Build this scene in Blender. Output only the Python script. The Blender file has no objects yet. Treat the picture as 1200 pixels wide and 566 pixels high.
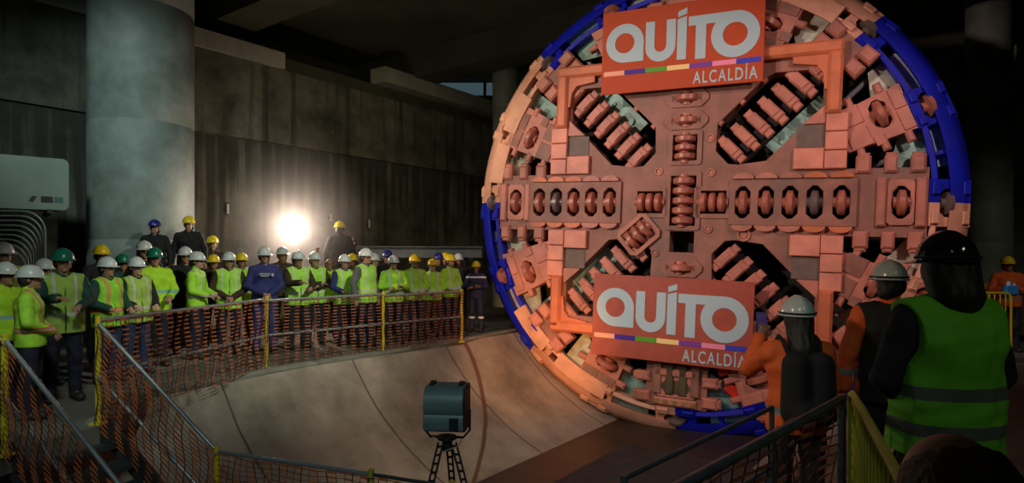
import bpy, bmesh, math, random
import numpy as np
from mathutils import Vector, Matrix
from mathutils.geometry import tessellate_polygon

random.seed(7)
SC = bpy.context.scene
COL = SC.collection
R = math.radians

# ------------------------------------------------------------------ camera
EYE = 1.75
F = 733.0                                   # focal length in pixels of a 1200 px wide frame
cam_d = bpy.data.cameras.new('camera')
cam = bpy.data.objects.new('camera', cam_d)
COL.objects.link(cam)
cam.location = (0, 0, EYE)
cam.rotation_euler = (R(90), 0, 0)
cam_d.sensor_width = 36
cam_d.lens = 36 * F / 1200
cam_d.shift_y = 17 / 1200
cam_d.clip_end = 200
cam_d.clip_start = 0.05
SC.camera = cam

# ------------------------------------------------------------------ view, world, large lights
SC.view_settings.view_transform = 'Standard'
SC.view_settings.look = 'None'
SC.view_settings.gamma = 1
SC.view_settings.use_curve_mapping = False
SC.view_settings.exposure = 0.15
SC.cycles.use_denoising = True
SC.cycles.max_bounces = 6
SC.cycles.volume_step_rate = 2

w = bpy.data.worlds.new('night')
SC.world = w
w.use_nodes = True
w.node_tree.nodes['Background'].inputs[0].default_value = (0.14, 0.17, 0.10, 1)
w.node_tree.nodes['Background'].inputs[1].default_value = 0.05


def spot(name, loc, target, power, color, size=0.3, angle=60, blend=0.5):
    d = bpy.data.lights.new(name, 'SPOT')
    d.energy = power
    d.color = color
    d.shadow_soft_size = size
    d.spot_size = R(angle)
    d.spot_blend = blend
    o = bpy.data.objects.new(name, d)
    COL.objects.link(o)
    o.location = loc
    o.rotation_euler = (Vector(target) - Vector(loc)).to_track_quat('-Z', 'Y').to_euler()
    return o


# flood lights outside the frame, with unseen fill lights added among them
spot('flood_light_front', (-6.6, 4.4, 6.8), (4.0, 12.3, 3.3), 2300, (1.0, 0.72, 0.62), 0.22, 46, 0.8)
spot('flood_light_right', (6.2, 4.2, 6.6), (4.2, 12.0, 2.4), 760, (1.0, 0.68, 0.62), 0.2, 60, 0.6)
spot('flood_light_crowd', (2.0, 5.4, 6.2), (-4.8, 11.0, 0.9), 1650, (0.95, 1.0, 0.82), 0.25, 40, 0.9)
spot('flood_light_side', (-8.6, 6.2, 4.4), (1.2, 13.6, 3.6), 1500, (1.0, 0.80, 0.62), 0.3, 44, 0.5)
spot('flood_light_column', (-5.4, 3.6, 7.0), (-8.2, 13.0, 4.0), 1550, (0.72, 0.96, 0.96), 0.5, 38, 1.0)
spot('flood_light_wall', (-0.6, 10.0, 6.6), (-4.0, 18.5, 3.0), 620, (1.0, 0.88, 0.62), 0.6, 72, 0.9)
spot('flood_light_landing', (-2.4, 3.2, 4.6), (-5.3, 7.4, 0.6), 330, (0.88, 1.0, 0.86), 0.25, 40, 0.8)
spot('flood_light_cradle', (-1.0, 6.0, 5.4), (0.0, 11.0, -1.0), 560, (1.0, 0.82, 0.62), 0.4, 62, 0.9)
spot('flood_light_walkway', (-2.4, 3.0, 3.4), (1.9, 4.15, 0.9), 170, (1.0, 0.72, 0.50), 0.2, 30, 0.7)
spot('fill_light_far_right', (9.5, 3.5, 6.0), (10.5, 13.0, 0.8), 260, (1.0, 0.92, 0.7), 0.3, 46, 0.8)  # added fill for the dark right background, no lamp there
spot('fill_light_ceiling', (-2.5, 8.5, 4.8), (-0.5, 15.0, 9.0), 110, (0.95, 1.0, 0.55), 0.5, 100, 1.0)  # added up-light that lifts the dark ceiling, no real source
spot('flood_light_back', (-1.2, -1.6, 5.2), (-1.2, 6.2, -0.2), 420, (0.74, 0.98, 1.0), 0.3, 60, 0.8)
spot('fill_light_visitors', (3.2, -1.6, 5.0), (1.9, 3.0, 1.1), 60, (0.85, 1.0, 0.7), 0.4, 40, 0.8)  # unseen dim fill added for the figures near the camera

# ------------------------------------------------------------------ materials
MATS = {}


def mat(name, color, rough=0.6, metal=0.0, var=0.0, scale=6.0, bump=0.0, spec=0.5, emit=None, estr=0.0, dirt=None, dirt_amt=0.5, coat=0.0):
    if name in MATS:
        return MATS[name]
    m = bpy.data.materials.new(name)
    m.use_nodes = True
    nt = m.node_tree
    b = nt.nodes['Principled BSDF']
    b.inputs['Base Color'].default_value = (*color, 1)
    b.inputs['Roughness'].default_value = rough
    b.inputs['Metallic'].default_value = metal
    b.inputs['Specular IOR Level'].default_value = spec
    if coat:
        b.inputs['Coat Weight'].default_value = coat
        b.inputs['Coat Roughness'].default_value = 0.08
    if emit:
        b.inputs['Emission Color'].default_value = (*emit, 1)
        b.inputs['Emission Strength'].default_value = estr
    tc = nt.nodes.new('ShaderNodeTexCoord')
    n = nt.nodes.new('ShaderNodeTexNoise')
    n.inputs['Scale'].default_value = scale
    n.inputs['Detail'].default_value = 5
    nt.links.new(tc.outputs['Object'], n.inputs['Vector'])
    if var > 0:
        mp = nt.nodes.new('ShaderNodeMapRange')
        mp.inputs['From Min'].default_value = 0.3
        mp.inputs['From Max'].default_value = 0.7
        mp.inputs['To Min'].default_value = 1 - var
        mp.inputs['To Max'].default_value = 1 + var * 0.6
        nt.links.new(n.outputs['Fac'], mp.inputs['Value'])
        mx = nt.nodes.new('ShaderNodeMix')
        mx.data_type = 'RGBA'
        mx.blend_type = 'MULTIPLY'
        mx.inputs['Factor'].default_value = 1
        mx.inputs['A'].default_value = (*color, 1)
        nt.links.new(mp.outputs['Result'], mx.inputs['B'])
        out = mx.outputs['Result']
        if dirt:
            n2 = nt.nodes.new('ShaderNodeTexNoise')
            n2.inputs['Scale'].default_value = scale * 0.37
            n2.inputs['Detail'].default_value = 8
            n2.inputs['Roughness'].default_value = 0.7
            nt.links.new(tc.outputs['Object'], n2.inputs['Vector'])
            m2 = nt.nodes.new('ShaderNodeMapRange')
            m2.inputs['From Min'].default_value = 0.48
            m2.inputs['From Max'].default_value = 0.68
            m2.inputs['To Max'].default_value = dirt_amt
            nt.links.new(n2.outputs['Fac'], m2.inputs['Value'])
            mz = nt.nodes.new('ShaderNodeMix')
            mz.data_type = 'RGBA'
            nt.links.new(m2.outputs['Result'], mz.inputs['Factor'])
            nt.links.new(out, mz.inputs['A'])
            mz.inputs['B'].default_value = (*dirt, 1)
            out = mz.outputs['Result']
        nt.links.new(out, b.inputs['Base Color'])
    if bump > 0:
        bp = nt.nodes.new('ShaderNodeBump')
        bp.inputs['Strength'].default_value = bump
        bp.inputs['Distance'].default_value = 0.02
        nt.links.new(n.outputs['Fac'], bp.inputs['Height'])
        nt.links.new(bp.outputs['Normal'], b.inputs['Normal'])
    MATS[name] = m
    return m


def band_mask(nt, sep_out, bands):
    """1 inside any of the (lo, hi) ranges of a coordinate"""
    total = None
    for lo, hi in bands:
        a = nt.nodes.new('ShaderNodeMath'); a.operation = 'GREATER_THAN'; a.inputs[1].default_value = lo
        c = nt.nodes.new('ShaderNodeMath'); c.operation = 'LESS_THAN'; c.inputs[1].default_value = hi
        m = nt.nodes.new('ShaderNodeMath'); m.operation = 'MULTIPLY'
        nt.links.new(sep_out, a.inputs[0]); nt.links.new(sep_out, c.inputs[0])
        nt.links.new(a.outputs[0], m.inputs[0]); nt.links.new(c.outputs[0], m.inputs[1])
        if total is None:
            total = m.outputs[0]
        else:
            s = nt.nodes.new('ShaderNodeMath'); s.operation = 'MAXIMUM'
            nt.links.new(total, s.inputs[0]); nt.links.new(m.outputs[0], s.inputs[1])
            total = s.outputs[0]
    return total


def hivis(name, color, silver=(0.62, 0.64, 0.62), zb=((1.0, 1.05),), xb=(), edge=None, ymin=None):
    """hi-vis cloth with sewn reflective bands at fixed heights of the garment"""
    if name in MATS:
        return MATS[name]
    m = mat(name, color, 0.75, var=0.12, scale=14, bump=0.25)
    nt = m.node_tree
    b = nt.nodes['Principled BSDF']
    src = b.inputs['Base Color'].links[0].from_socket
    tc = [n for n in nt.nodes if n.type == 'TEX_COORD'][0]
    sp = nt.nodes.new('ShaderNodeSeparateXYZ')
    nt.links.new(tc.outputs['Object'], sp.inputs[0])

    def mix(src, mask, col):
        mz = nt.nodes.new('ShaderNodeMix'); mz.data_type = 'RGBA'
        nt.links.new(mask, mz.inputs['Factor']); nt.links.new(src, mz.inputs['A'])
        mz.inputs['B'].default_value = (*col, 1)
        return mz.outputs['Result']
    ax = nt.nodes.new('ShaderNodeMath'); ax.operation = 'ABSOLUTE'
    nt.links.new(sp.outputs['X'], ax.inputs[0])

    def xmask(bands):
        mx = band_mask(nt, ax.outputs[0], bands)
        up = nt.nodes.new('ShaderNodeMath'); up.operation = 'GREATER_THAN'; up.inputs[1].default_value = zb[0][0]
        nt.links.new(sp.outputs['Z'], up.inputs[0])
        mm = nt.nodes.new('ShaderNodeMath'); mm.operation = 'MULTIPLY'
        nt.links.new(mx, mm.inputs[0]); nt.links.new(up.outputs[0], mm.inputs[1])
        return mm.outputs[0]
    if edge:
        src = mix(src, band_mask(nt, sp.outputs['Z'], [(a - 0.018, c + 0.018) for a, c in zb]), edge)
        if xb:
            src = mix(src, xmask([(a - 0.012, c + 0.012) for a, c in xb]), edge)
    if xb:
        src = mix(src, xmask(xb), silver)
    src = mix(src, band_mask(nt, sp.outputs['Z'], zb), silver)
    nt.links.new(src, b.inputs['Base Color'])
    return m


SALMON = mat('salmon_paint', (0.60, 0.225, 0.165), 0.5, var=0.25, scale=2.2, bump=0.12, dirt=(0.26, 0.12, 0.09), dirt_amt=0.7)
PADPINK = mat('wear_pad_pink', (0.80, 0.30, 0.215), 0.5, var=0.18, scale=3, bump=0.1, dirt=(0.42, 0.17, 0.12), dirt_amt=0.6)
SALMON2 = mat('salmon_paint_worn', (0.345, 0.148, 0.112), 0.55, var=0.3, scale=2.4, bump=0.12, dirt=(0.19, 0.125, 0.10), dirt_amt=0.9)
SALMON3 = mat('orange_primer', (0.70, 0.20, 0.09), 0.5, var=0.25, scale=2, bump=0.1, dirt=(0.4, 0.13, 0.06), dirt_amt=0.6)
RIMPAINT = mat('rim_salmon_paint', (0.82, 0.42, 0.29), 0.5, var=0.15, scale=3, bump=0.1, dirt=(0.5, 0.2, 0.1), dirt_amt=0.5)
BLUE = mat('blue_paint', (0.008, 0.016, 0.55), 0.5, spec=0.25, var=0.2, scale=2.5, dirt=(0.02, 0.02, 0.22), dirt_amt=0.6)
GREYPLATE = mat('bare_grey_plate', (0.17, 0.125, 0.11), 0.6, var=0.2, scale=6)
PALE = mat('pale_green_primer', (0.60, 0.64, 0.52), 0.6, var=0.25, scale=3, dirt=(0.16, 0.15, 0.10), dirt_amt=0.8)
TURQ = mat('turquoise_primer', (0.30, 0.56, 0.50), 0.5, var=0.3, scale=4, dirt=(0.12, 0.18, 0.12), dirt_amt=0.8)
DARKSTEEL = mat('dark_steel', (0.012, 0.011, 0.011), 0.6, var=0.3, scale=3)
CUTTER = mat('cutter_salmon', (0.48, 0.16, 0.11), 0.38, var=0.3, scale=7, spec=0.6)
CUTTER2 = mat('cutter_grey', (0.16, 0.12, 0.11), 0.33, var=0.2, scale=8, spec=0.8)
YELLOW = mat('yellow_paint', (0.72, 0.56, 0.02), 0.45, var=0.12, scale=8)
OLIVEY = mat('dull_yellow_paint', (0.42, 0.38, 0.04), 0.5, var=0.2, scale=8)
PIPE = mat('galvanised_pipe', (0.42, 0.46, 0.48), 0.35, metal=0.6, var=0.15, scale=9)
DARKPIPE = mat('dark_pipe', (0.06, 0.075, 0.08), 0.35, metal=0.4, var=0.2, scale=9)
NET = mat('orange_net', (0.52, 0.14, 0.04), 0.6, var=0.25, scale=9)
STEP = mat('steel_step', (0.07, 0.085, 0.08), 0.55, metal=0.3, var=0.35, scale=5, bump=0.2)
WHITEP = mat('white_letters', (0.42, 0.58, 0.66), 0.5)


# ------------------------------------------------------------------ mesh builder
class MB:
    def __init__(s):
        s.v = []; s.f = []; s.m = []

    def add(s, vs, fs, mi=0, M=None):
        o = len(s.v)
        for p in vs:
            p = Vector(p)
            s.v.append(tuple(M @ p) if M is not None else tuple(p))
        for f in fs:
            s.f.append(tuple(i + o for i in f)); s.m.append(mi)

    def box(s, c, d, mi=0, M=None, rz=None, rot=None, ch=0.0):
        x, y, z = (k / 2 for k in d)
        T = Matrix.Translation(c)
        if rz is not None:
            T = T @ Matrix.Rotation(rz, 4, 'Z')
        if rot is not None:
            T = T @ rot
        if M is not None:
            T = M @ T
        if ch <= 0:
            vs = [(-x, -y, -z), (x, -y, -z), (x, y, -z), (-x, y, -z), (-x, -y, z), (x, -y, z), (x, y, z), (-x, y, z)]
            s.add(vs, [(0, 3, 2, 1), (4, 5, 6, 7), (0, 1, 5, 4), (1, 2, 6, 5), (2, 3, 7, 6), (3, 0, 4, 7)], mi, T)
        else:                                  # chamfer towards -Y (the front)
            c_ = ch
            vs = [(-x, y, -z), (x, y, -z), (x, y, z), (-x, y, z), (-x, -y + c_, -z), (x, -y + c_, -z), (x, -y + c_, z), (-x, -y + c_, z),
                  (-x + c_, -y, -z + c_), (x - c_, -y, -z + c_), (x - c_, -y, z - c_), (-x + c_, -y, z - c_)]
            s.add(vs, [(0, 3, 2, 1)[::-1], (0, 1, 5, 4), (1, 2, 6, 5), (2, 3, 7, 6), (3, 0, 4, 7), (4, 5, 9, 8), (5, 6, 10, 9), (6, 7, 11, 10), (7, 4, 8, 11), (8, 9, 10, 11)], mi, T)

    def cyl(s, a, b, r, n=12, mi=0, r2=None, M=None, cap=True):
        a = Vector(a); b = Vector(b); r2 = r if r2 is None else r2
        d = (b - a).normalized()
        u = d.orthogonal().normalized(); v = d.cross(u)
        vs = []
        for i in range(n):
            t = 2 * math.pi * i / n
            k = u * math.cos(t) + v * math.sin(t)
            vs.append(a + k * r); vs.append(b + k * r2)
        fs = [(2 * i, (2 * i + 2) % (2 * n), (2 * i + 3) % (2 * n), 2 * i + 1) for i in range(n)]
        if cap:
            fs.append(tuple(range(0, 2 * n, 2))[::-1]); fs.append(tuple(range(1, 2 * n, 2)))
        s.add(vs, fs, mi, M)

    def lathe(s, prof, n=24, mi=0, M=None, a0=0.0, a1=2 * math.pi):
        """profile of (radius, height) turned about local Z"""
        full = abs(a1 - a0 - 2 * math.pi) < 1e-6
        k = n if full else n + 1
        vs = []
        for i in range(k):
            t = a0 + (a1 - a0) * i / n
            for r_, z_ in prof:
                vs.append((r_ * math.cos(t), r_ * math.sin(t), z_))
        m_ = len(prof); fs = []
        for i in range(n):
            j = (i + 1) % k
            for q in range(m_ - 1):
                fs.append((i * m_ + q, j * m_ + q, j * m_ + q + 1, i * m_ + q + 1))
        s.add(vs, fs, mi, M)

    def arc(s, prof, n, a0, a1, mi=0, M=None):
        """closed profile of (radius, y) swept about the local Y axis; angle in the XZ plane"""
        vs = []
        for i in range(n + 1):
            t = a0 + (a1 - a0) * i / n
            for r_, y_ in prof:
                vs.append((r_ * math.cos(t), y_, r_ * math.sin(t)))
        m_ = len(prof); fs = []
        for i in range(n):
            for q in range(m_):
                q2 = (q + 1) % m_
                fs.append((i * m_ + q, (i + 1) * m_ + q, (i + 1) * m_ + q2, i * m_ + q2))
        fs.append(tuple(range(m_))[::-1]); fs.append(tuple(n * m_ + q for q in range(m_)))
        s.add(vs, fs, mi, M)

    def tube(s, pts, r, n=8, mi=0, M=None):
        pts = [Vector(p) for p in pts]
        vs = []
        up = None
        for i, p in enumerate(pts):
            d = (pts[min(i + 1, len(pts) - 1)] - pts[max(i - 1, 0)]).normalized()
            if up is None:
                up = d.orthogonal().normalized()
            u = (up - d * up.dot(d)).normalized(); up = u
            v = d.cross(u)
            for k in range(n):
                t = 2 * math.pi * k / n
                vs.append(p + (u * math.cos(t) + v * math.sin(t)) * r)
        fs = []
        for i in range(len(pts) - 1):
            for k in range(n):
                k2 = (k + 1) % n
                fs.append((i * n + k, i * n + k2, (i + 1) * n + k2, (i + 1) * n + k))
        fs.append(tuple(range(n))[::-1]); fs.append(tuple((len(pts) - 1) * n + k for k in range(n)))
        s.add(vs, fs, mi, M)

    def plate(s, outline, holes, y0, y1, mi=0, M=None, side_mi=None):
        """outline and holes in the XZ plane, extruded from y0 (front) to y1 (back)"""
        side_mi = mi if side_mi is None else side_mi
        polys = [outline] + list(holes)
        tri = tessellate_polygon([[Vector((p[0], p[1], 0)) for p in q] for q in polys])
        flat = [p for q in polys for p in q]
        n = len(flat)
        vs = [(p[0], y0, p[1]) for p in flat] + [(p[0], y1, p[1]) for p in flat]
        s.add(vs, [tuple(t) for t in tri] + [tuple(i + n for i in t)[::-1] for t in tri], mi, M)
        o = 0
        for q in polys:
            k = len(q)
            vs = [(p[0], y0, p[1]) for p in q] + [(p[0], y1, p[1]) for p in q]
            s.add(vs, [(i, (i + 1) % k, (i + 1) % k + k, i + k) for i in range(k)], side_mi, M)

    def build(s, name, mats, parent=None, smooth=False, loc=None, fix=True):
        me = bpy.data.meshes.new(name)
        me.from_pydata(s.v, [], s.f)
        if not isinstance(mats, (list, tuple)):
            mats = [mats]
        for m in mats:
            me.materials.append(m)
        me.polygons.foreach_set('material_index', s.m)
        if fix:
            bm = bmesh.new(); bm.from_mesh(me)
            bmesh.ops.recalc_face_normals(bm, faces=bm.faces)
            bm.to_mesh(me); bm.free()
        if smooth:
            me.polygons.foreach_set('use_smooth', [True] * len(me.polygons))
            try:
                me.set_sharp_from_angle(angle=R(40))
            except Exception:
                pass
        o = bpy.data.objects.new(name, me)
        COL.objects.link(o)
        if parent:
            o.parent = parent
        if loc:
            o.location = loc
        return o


def tag(o, label, cat, group=None, kind=None):
    if label: o['label'] = label
    if cat: o['category'] = cat
    if group: o['group'] = group
    if kind: o['kind'] = kind
    return o


def struct(o, label=None):
    o['kind'] = 'structure'
    if label: o['label'] = label
    return o


def empty(name, loc, rz=0.0):
    o = bpy.data.objects.new(name, None)
    o.empty_display_size = 0.1
    COL.objects.link(o)
    o.location = loc
    o.rotation_euler = (0, 0, rz)
    return o


# ------------------------------------------------------------------ the hall
def concrete(name, base, stain, scale=0.5, streak=None, seams=None, rough=0.85, rust=None):
    m = bpy.data.materials.new(name); m.use_nodes = True
    nt = m.node_tree; b = nt.nodes['Principled BSDF']
    L = nt.links.new
    tc = nt.nodes.new('ShaderNodeTexCoord')
    n1 = nt.nodes.new('ShaderNodeTexNoise'); n1.inputs['Scale'].default_value = scale; n1.inputs['Detail'].default_value = 9; n1.inputs['Roughness'].default_value = 0.65
    L(tc.outputs['Object'], n1.inputs['Vector'])
    cr = nt.nodes.new('ShaderNodeValToRGB')
    cr.color_ramp.elements[0].position = 0.33; cr.color_ramp.elements[0].color = (*stain, 1)
    cr.color_ramp.elements[1].position = 0.66; cr.color_ramp.elements[1].color = (*base, 1)
    L(n1.outputs['Fac'], cr.inputs['Fac'])
    out = cr.outputs['Color']

    def mul(out, fac_socket, col, amt=1.0):
        mz = nt.nodes.new('ShaderNodeMix'); mz.data_type = 'RGBA'
        if amt != 1.0:
            k = nt.nodes.new('ShaderNodeMath'); k.operation = 'MULTIPLY'; k.inputs[1].default_value = amt
            L(fac_socket, k.inputs[0]); fac_socket = k.outputs[0]
        L(fac_socket, mz.inputs['Factor']); L(out, mz.inputs['A']); mz.inputs['B'].default_value = (*col, 1)
        return mz.outputs['Result']
    if streak:                                  # water streaks running down below a ledge line
        z0, depth, col = streak
        mp = nt.nodes.new('ShaderNodeMapping'); mp.inputs['Scale'].default_value = (2.6, 2.6, 0.12)
        L(tc.outputs['Object'], mp.inputs['Vector'])
        n2 = nt.nodes.new('ShaderNodeTexNoise'); n2.inputs['Scale'].default_value = 1.6; n2.inputs['Detail'].default_value = 5
        L(mp.outputs[0], n2.inputs['Vector'])
        sp = nt.nodes.new('ShaderNodeSeparateXYZ'); L(tc.outputs['Object'], sp.inputs[0])
        mr = nt.nodes.new('ShaderNodeMapRange'); mr.inputs['From Min'].default_value = z0 - depth; mr.inputs['From Max'].default_value = z0
        mr.inputs['To Min'].default_value = 0.0; mr.inputs['To Max'].default_value = 0.20
        L(sp.outputs['Z'], mr.inputs['Value'])
        lt = nt.nodes.new('ShaderNodeMath'); lt.operation = 'LESS_THAN'; lt.inputs[1].default_value = z0
        L(sp.outputs['Z'], lt.inputs[0])
        a = nt.nodes.new('ShaderNodeMath'); a.operation = 'MULTIPLY'; L(mr.outputs[0], a.inputs[0]); L(lt.outputs[0], a.inputs[1])
        c = nt.nodes.new('ShaderNodeMath'); c.operation = 'ADD'; L(n2.outputs['Fac'], c.inputs[0]); L(a.outputs[0], c.inputs[1])
        r2 = nt.nodes.new('ShaderNodeMapRange'); r2.inputs['From Min'].default_value = 0.52; r2.inputs['From Max'].default_value = 0.68
        L(c.outputs[0], r2.inputs['Value'])
        out = mul(out, r2.outputs[0], col, 0.8)
    if seams:                                   # construction joints across the local Y axis
        y0, step, wd, col = seams
        sp = nt.nodes.new('ShaderNodeSeparateXYZ'); L(tc.outputs['Object'], sp.inputs[0])
        nz = nt.nodes.new('ShaderNodeTexNoise'); nz.inputs['Scale'].default_value = 1.5; L(tc.outputs['Object'], nz.inputs['Vector'])
        ad = nt.nodes.new('ShaderNodeMath'); ad.operation = 'MULTIPLY_ADD'; ad.inputs[1].default_value = 0.08
        L(nz.outputs['Fac'], ad.inputs[0]); L(sp.outputs['Y'], ad.inputs[2])
        s1 = nt.nodes.new('ShaderNodeMath'); s1.operation = 'SUBTRACT'; s1.inputs[1].default_value = y0 - step / 2; L(ad.outputs[0], s1.inputs[0])
        md = nt.nodes.new('ShaderNodeMath'); md.operation = 'FLOORED_MODULO'; md.inputs[1].default_value = step; L(s1.outputs[0], md.inputs[0])
        s2 = nt.nodes.new('ShaderNodeMath'); s2.operation = 'SUBTRACT'; s2.inputs[1].default_value = step / 2; L(md.outputs[0], s2.inputs[0])
        ab = nt.nodes.new('ShaderNodeMath'); ab.operation = 'ABSOLUTE'; L(s2.outputs[0], ab.inputs[0])
        mr = nt.nodes.new('ShaderNodeMapRange'); mr.inputs['From Min'].default_value = wd; mr.inputs['From Max'].default_value = wd * 0.5
        L(ab.outputs[0], mr.inputs['Value'])
        out = mul(out, mr.outputs[0], col, 0.85)
        if rust:                                # a rust run along one joint
            ry, rw, rc = rust
            e1 = nt.nodes.new('ShaderNodeMath'); e1.operation = 'ADD'; e1.inputs[0].default_value = 3.95; L(sp.outputs['X'], e1.inputs[1])
            e1.use_clamp = False
            e0 = nt.nodes.new('ShaderNodeMath'); e0.operation = 'MAXIMUM'; e0.inputs[1].default_value = 0.0; L(e1.outputs[0], e0.inputs[0])
            e2 = nt.nodes.new('ShaderNodeMath'); e2.operation = 'POWER'; e2.inputs[1].default_value = 1.7; L(e0.outputs[0], e2.inputs[0])
            e3 = nt.nodes.new('ShaderNodeMath'); e3.operation = 'MULTIPLY_ADD'; e3.inputs[1].default_value = 0.585; L(e2.outputs[0], e3.inputs[0]); L(ad.outputs[0], e3.inputs[2])
            q1 = nt.nodes.new('ShaderNodeMath'); q1.operation = 'SUBTRACT'; q1.inputs[1].default_value = ry; L(e3.outputs[0], q1.inputs[0])
            q2 = nt.nodes.new('ShaderNodeMath'); q2.operation = 'ABSOLUTE'; L(q1.outputs[0], q2.inputs[0])
            q3 = nt.nodes.new('ShaderNodeMapRange'); q3.inputs['From Min'].default_value = rw; q3.inputs['From Max'].default_value = rw * 0.4
            L(q2.outputs[0], q3.inputs['Value'])
            out = mul(out, q3.outputs[0], rc, 0.9)
    L(out, b.inputs['Base Color'])
    b.inputs['Roughness'].default_value = rough
    bp = nt.nodes.new('ShaderNodeBump'); bp.inputs['Strength'].default_value = 0.25; bp.inputs['Distance'].default_value = 0.05
    L(n1.outputs['Fac'], bp.inputs['Height']); L(bp.outputs['Normal'], b.inputs['Normal'])
    return m


CONC_FLOOR = concrete('floor_concrete', (0.20, 0.19, 0.16), (0.09, 0.085, 0.07), 0.8)
CONC_WALL = concrete('wall_concrete', (0.18, 0.165, 0.12), (0.03, 0.03, 0.02), 0.8, streak=(4.88, 2.6, (0.02, 0.02, 0.015)))
CONC_COL = concrete('column_concrete', (0.33, 0.36, 0.33), (0.12, 0.15, 0.12), 0.8, rough=0.6)
CONC_TROUGH = concrete('trough_concrete', (0.44, 0.37, 0.30), (0.17, 0.14, 0.105), 0.75, seams=(6.9, 2.3, 0.022, (0.05, 0.045, 0.04)),
                       rough=0.7, rust=(9.8, 0.085, (0.13, 0.05, 0.025)))
CONC_BEAM = concrete('beam_concrete', (0.44, 0.42, 0.33), (0.28, 0.27, 0.21), 0.9)
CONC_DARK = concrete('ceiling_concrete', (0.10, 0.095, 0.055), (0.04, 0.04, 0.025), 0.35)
CONC_CURB = concrete('curb_concrete', (0.30, 0.30, 0.24), (0.14, 0.14, 0.11), 1.2)


def slab(name, poly, z0, z1, m):
    mb = MB()
    n = len(poly)
    tri = tessellate_polygon([[Vector((p[0], p[1], 0)) for p in poly]])
    mb.add([(p[0], p[1], z1) for p in poly] + [(p[0], p[1], z0) for p in poly],
           [tuple(t) for t in tri] + [tuple(i + n for i in t)[::-1] for t in tri] + [(i, (i + 1) % n, (i + 1) % n + n, i + n) for i in range(n)])
    return mb.build(name, m)


bx, by = 0.6, 0.8            # direction of the trough axis, away from the camera
nx, ny = -0.8, 0.6           # across it, to the left


def tp(lat, s):
    return (nx * lat + bx * s, ny * lat + by * s)


EDGE = [(-4.25, 6.45), (-4.62, 8.0), tp(8.55, 6.2), tp(8.5, 9.6), tp(8.55, 10.4), tp(8.8, 12.3), tp(9.0, 16.5), tp(9.0, 26)]
floor_l = slab('floor', EDGE + [(-1.0, 29), (-18, 8), (-18, 3.6), (-4.9, 3.6), (-4.56, 5.64)], -0.22, 0.0, CONC_FLOOR)
struct(floor_l)
floor_r = slab('floor', [tp(0.6, -1.5), tp(0.6, 26), (22, 22), (22, -2), (-.2, -2)], -0.22, 0.0, CONC_FLOOR)
struct(floor_r)
# retaining faces under the left floor behind the stair
mb = MB()
mb.box((-5.05, 5.2, -1.6), (0.15, 3.3, 2.76), rz=R(-12))
struct(mb.build('wall_landing', CONC_FLOOR))

# the concrete cradle: a segment of a cylinder along the axis
mb = MB()
CZ, CR, CL = 2.9, 4.9, 4.6
prof = []
for i in range(49):
    a = R(-90 - 53.6) + R(108.2) * i / 48
    prof.append((CR * math.cos(a), CZ + CR * math.sin(a)))
S0, S1 = -2.0, 25.0
NS = 27
vs = []; fs = []
for j in range(NS + 1):
    s_ = S0 + (S1 - S0) * j / NS
    for (l_, z_) in prof:
        vs.append((l_, s_, z_))
    for (l_, z_) in prof:
        vs.append((l_ * 1.06, s_, z_ - 0.3))
k = len(prof); row = 2 * k
for j in range(NS):
    for i in range(k - 1):
        fs.append((j * row + i, j * row + i + 1, (j + 1) * row + i + 1, (j + 1) * row + i))
        fs.append((j * row + k + i, (j + 1) * row + k + i, (j + 1) * row + k + i + 1, j * row + k + i + 1))
for j in (0, NS):
    for i in range(k - 1):
        fs.append((j * row + i, j * row + i + 1, j * row + k + i + 1, j * row + k + i))
mb.add(vs, fs)
cr_ = mb.build('floor_cradle', CONC_TROUGH, smooth=True)
cr_.location = (nx * CL, ny * CL, 0)
cr_.rotation_euler = (0, 0, -math.atan2(bx, by))
struct(cr_)

# dark flat slab in the bottom of the cradle
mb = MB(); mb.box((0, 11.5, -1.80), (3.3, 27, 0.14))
invert = mb.build('floor_invert', concrete('dark_invert', (0.065, 0.045, 0.028), (0.025, 0.018, 0.012), 0.9, rough=0.45))
invert.location = cr_.location; invert.rotation_euler = cr_.rotation_euler; struct(invert)

# curb along the edge of the left floor
for i in range(0, 5):
    a = Vector((*EDGE[i], 0)); b_ = Vector((*EDGE[i + 1], 0))
    d = (b_ - a); L_ = d.length; c = (a + b_) / 2 + Vector((-0.09, 0.06, 0))
    mb = MB(); mb.box((0, 0, 0.0), (L_ + 0.04, 0.16, 0.09))
    o = mb.build('trim_curb', CONC_CURB); o.location = c; o.rotation_euler = (0, 0, math.atan2(d.y, d.x)); struct(o)

# left wall: direction (.59, .81)
wx, wy = 0.589, 0.808
WP = Vector((-8.02, 15.68, 0))


def wp(t, off=0.0):          # off > 0 is out of the wall, into the hall
    return (WP.x + wx * t + wy * off, WP.y + wy * t - wx * off)


def wallbox(name, t0, t1, off0, off1, z0, z1, m):
    mb = MB()
    mb.box(((t0 + t1) / 2, (off0 + off1) / 2, (z0 + z1) / 2), (t1 - t0, off1 - off0, z1 - z0))
    o = mb.build(name, m)
    # local X along the wall, local -Y into the hall
    o.location = (WP.x, WP.y, 0)
    o.rotation_euler = (0, 0, math.atan2(wy, wx))
    return struct(o)


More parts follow.
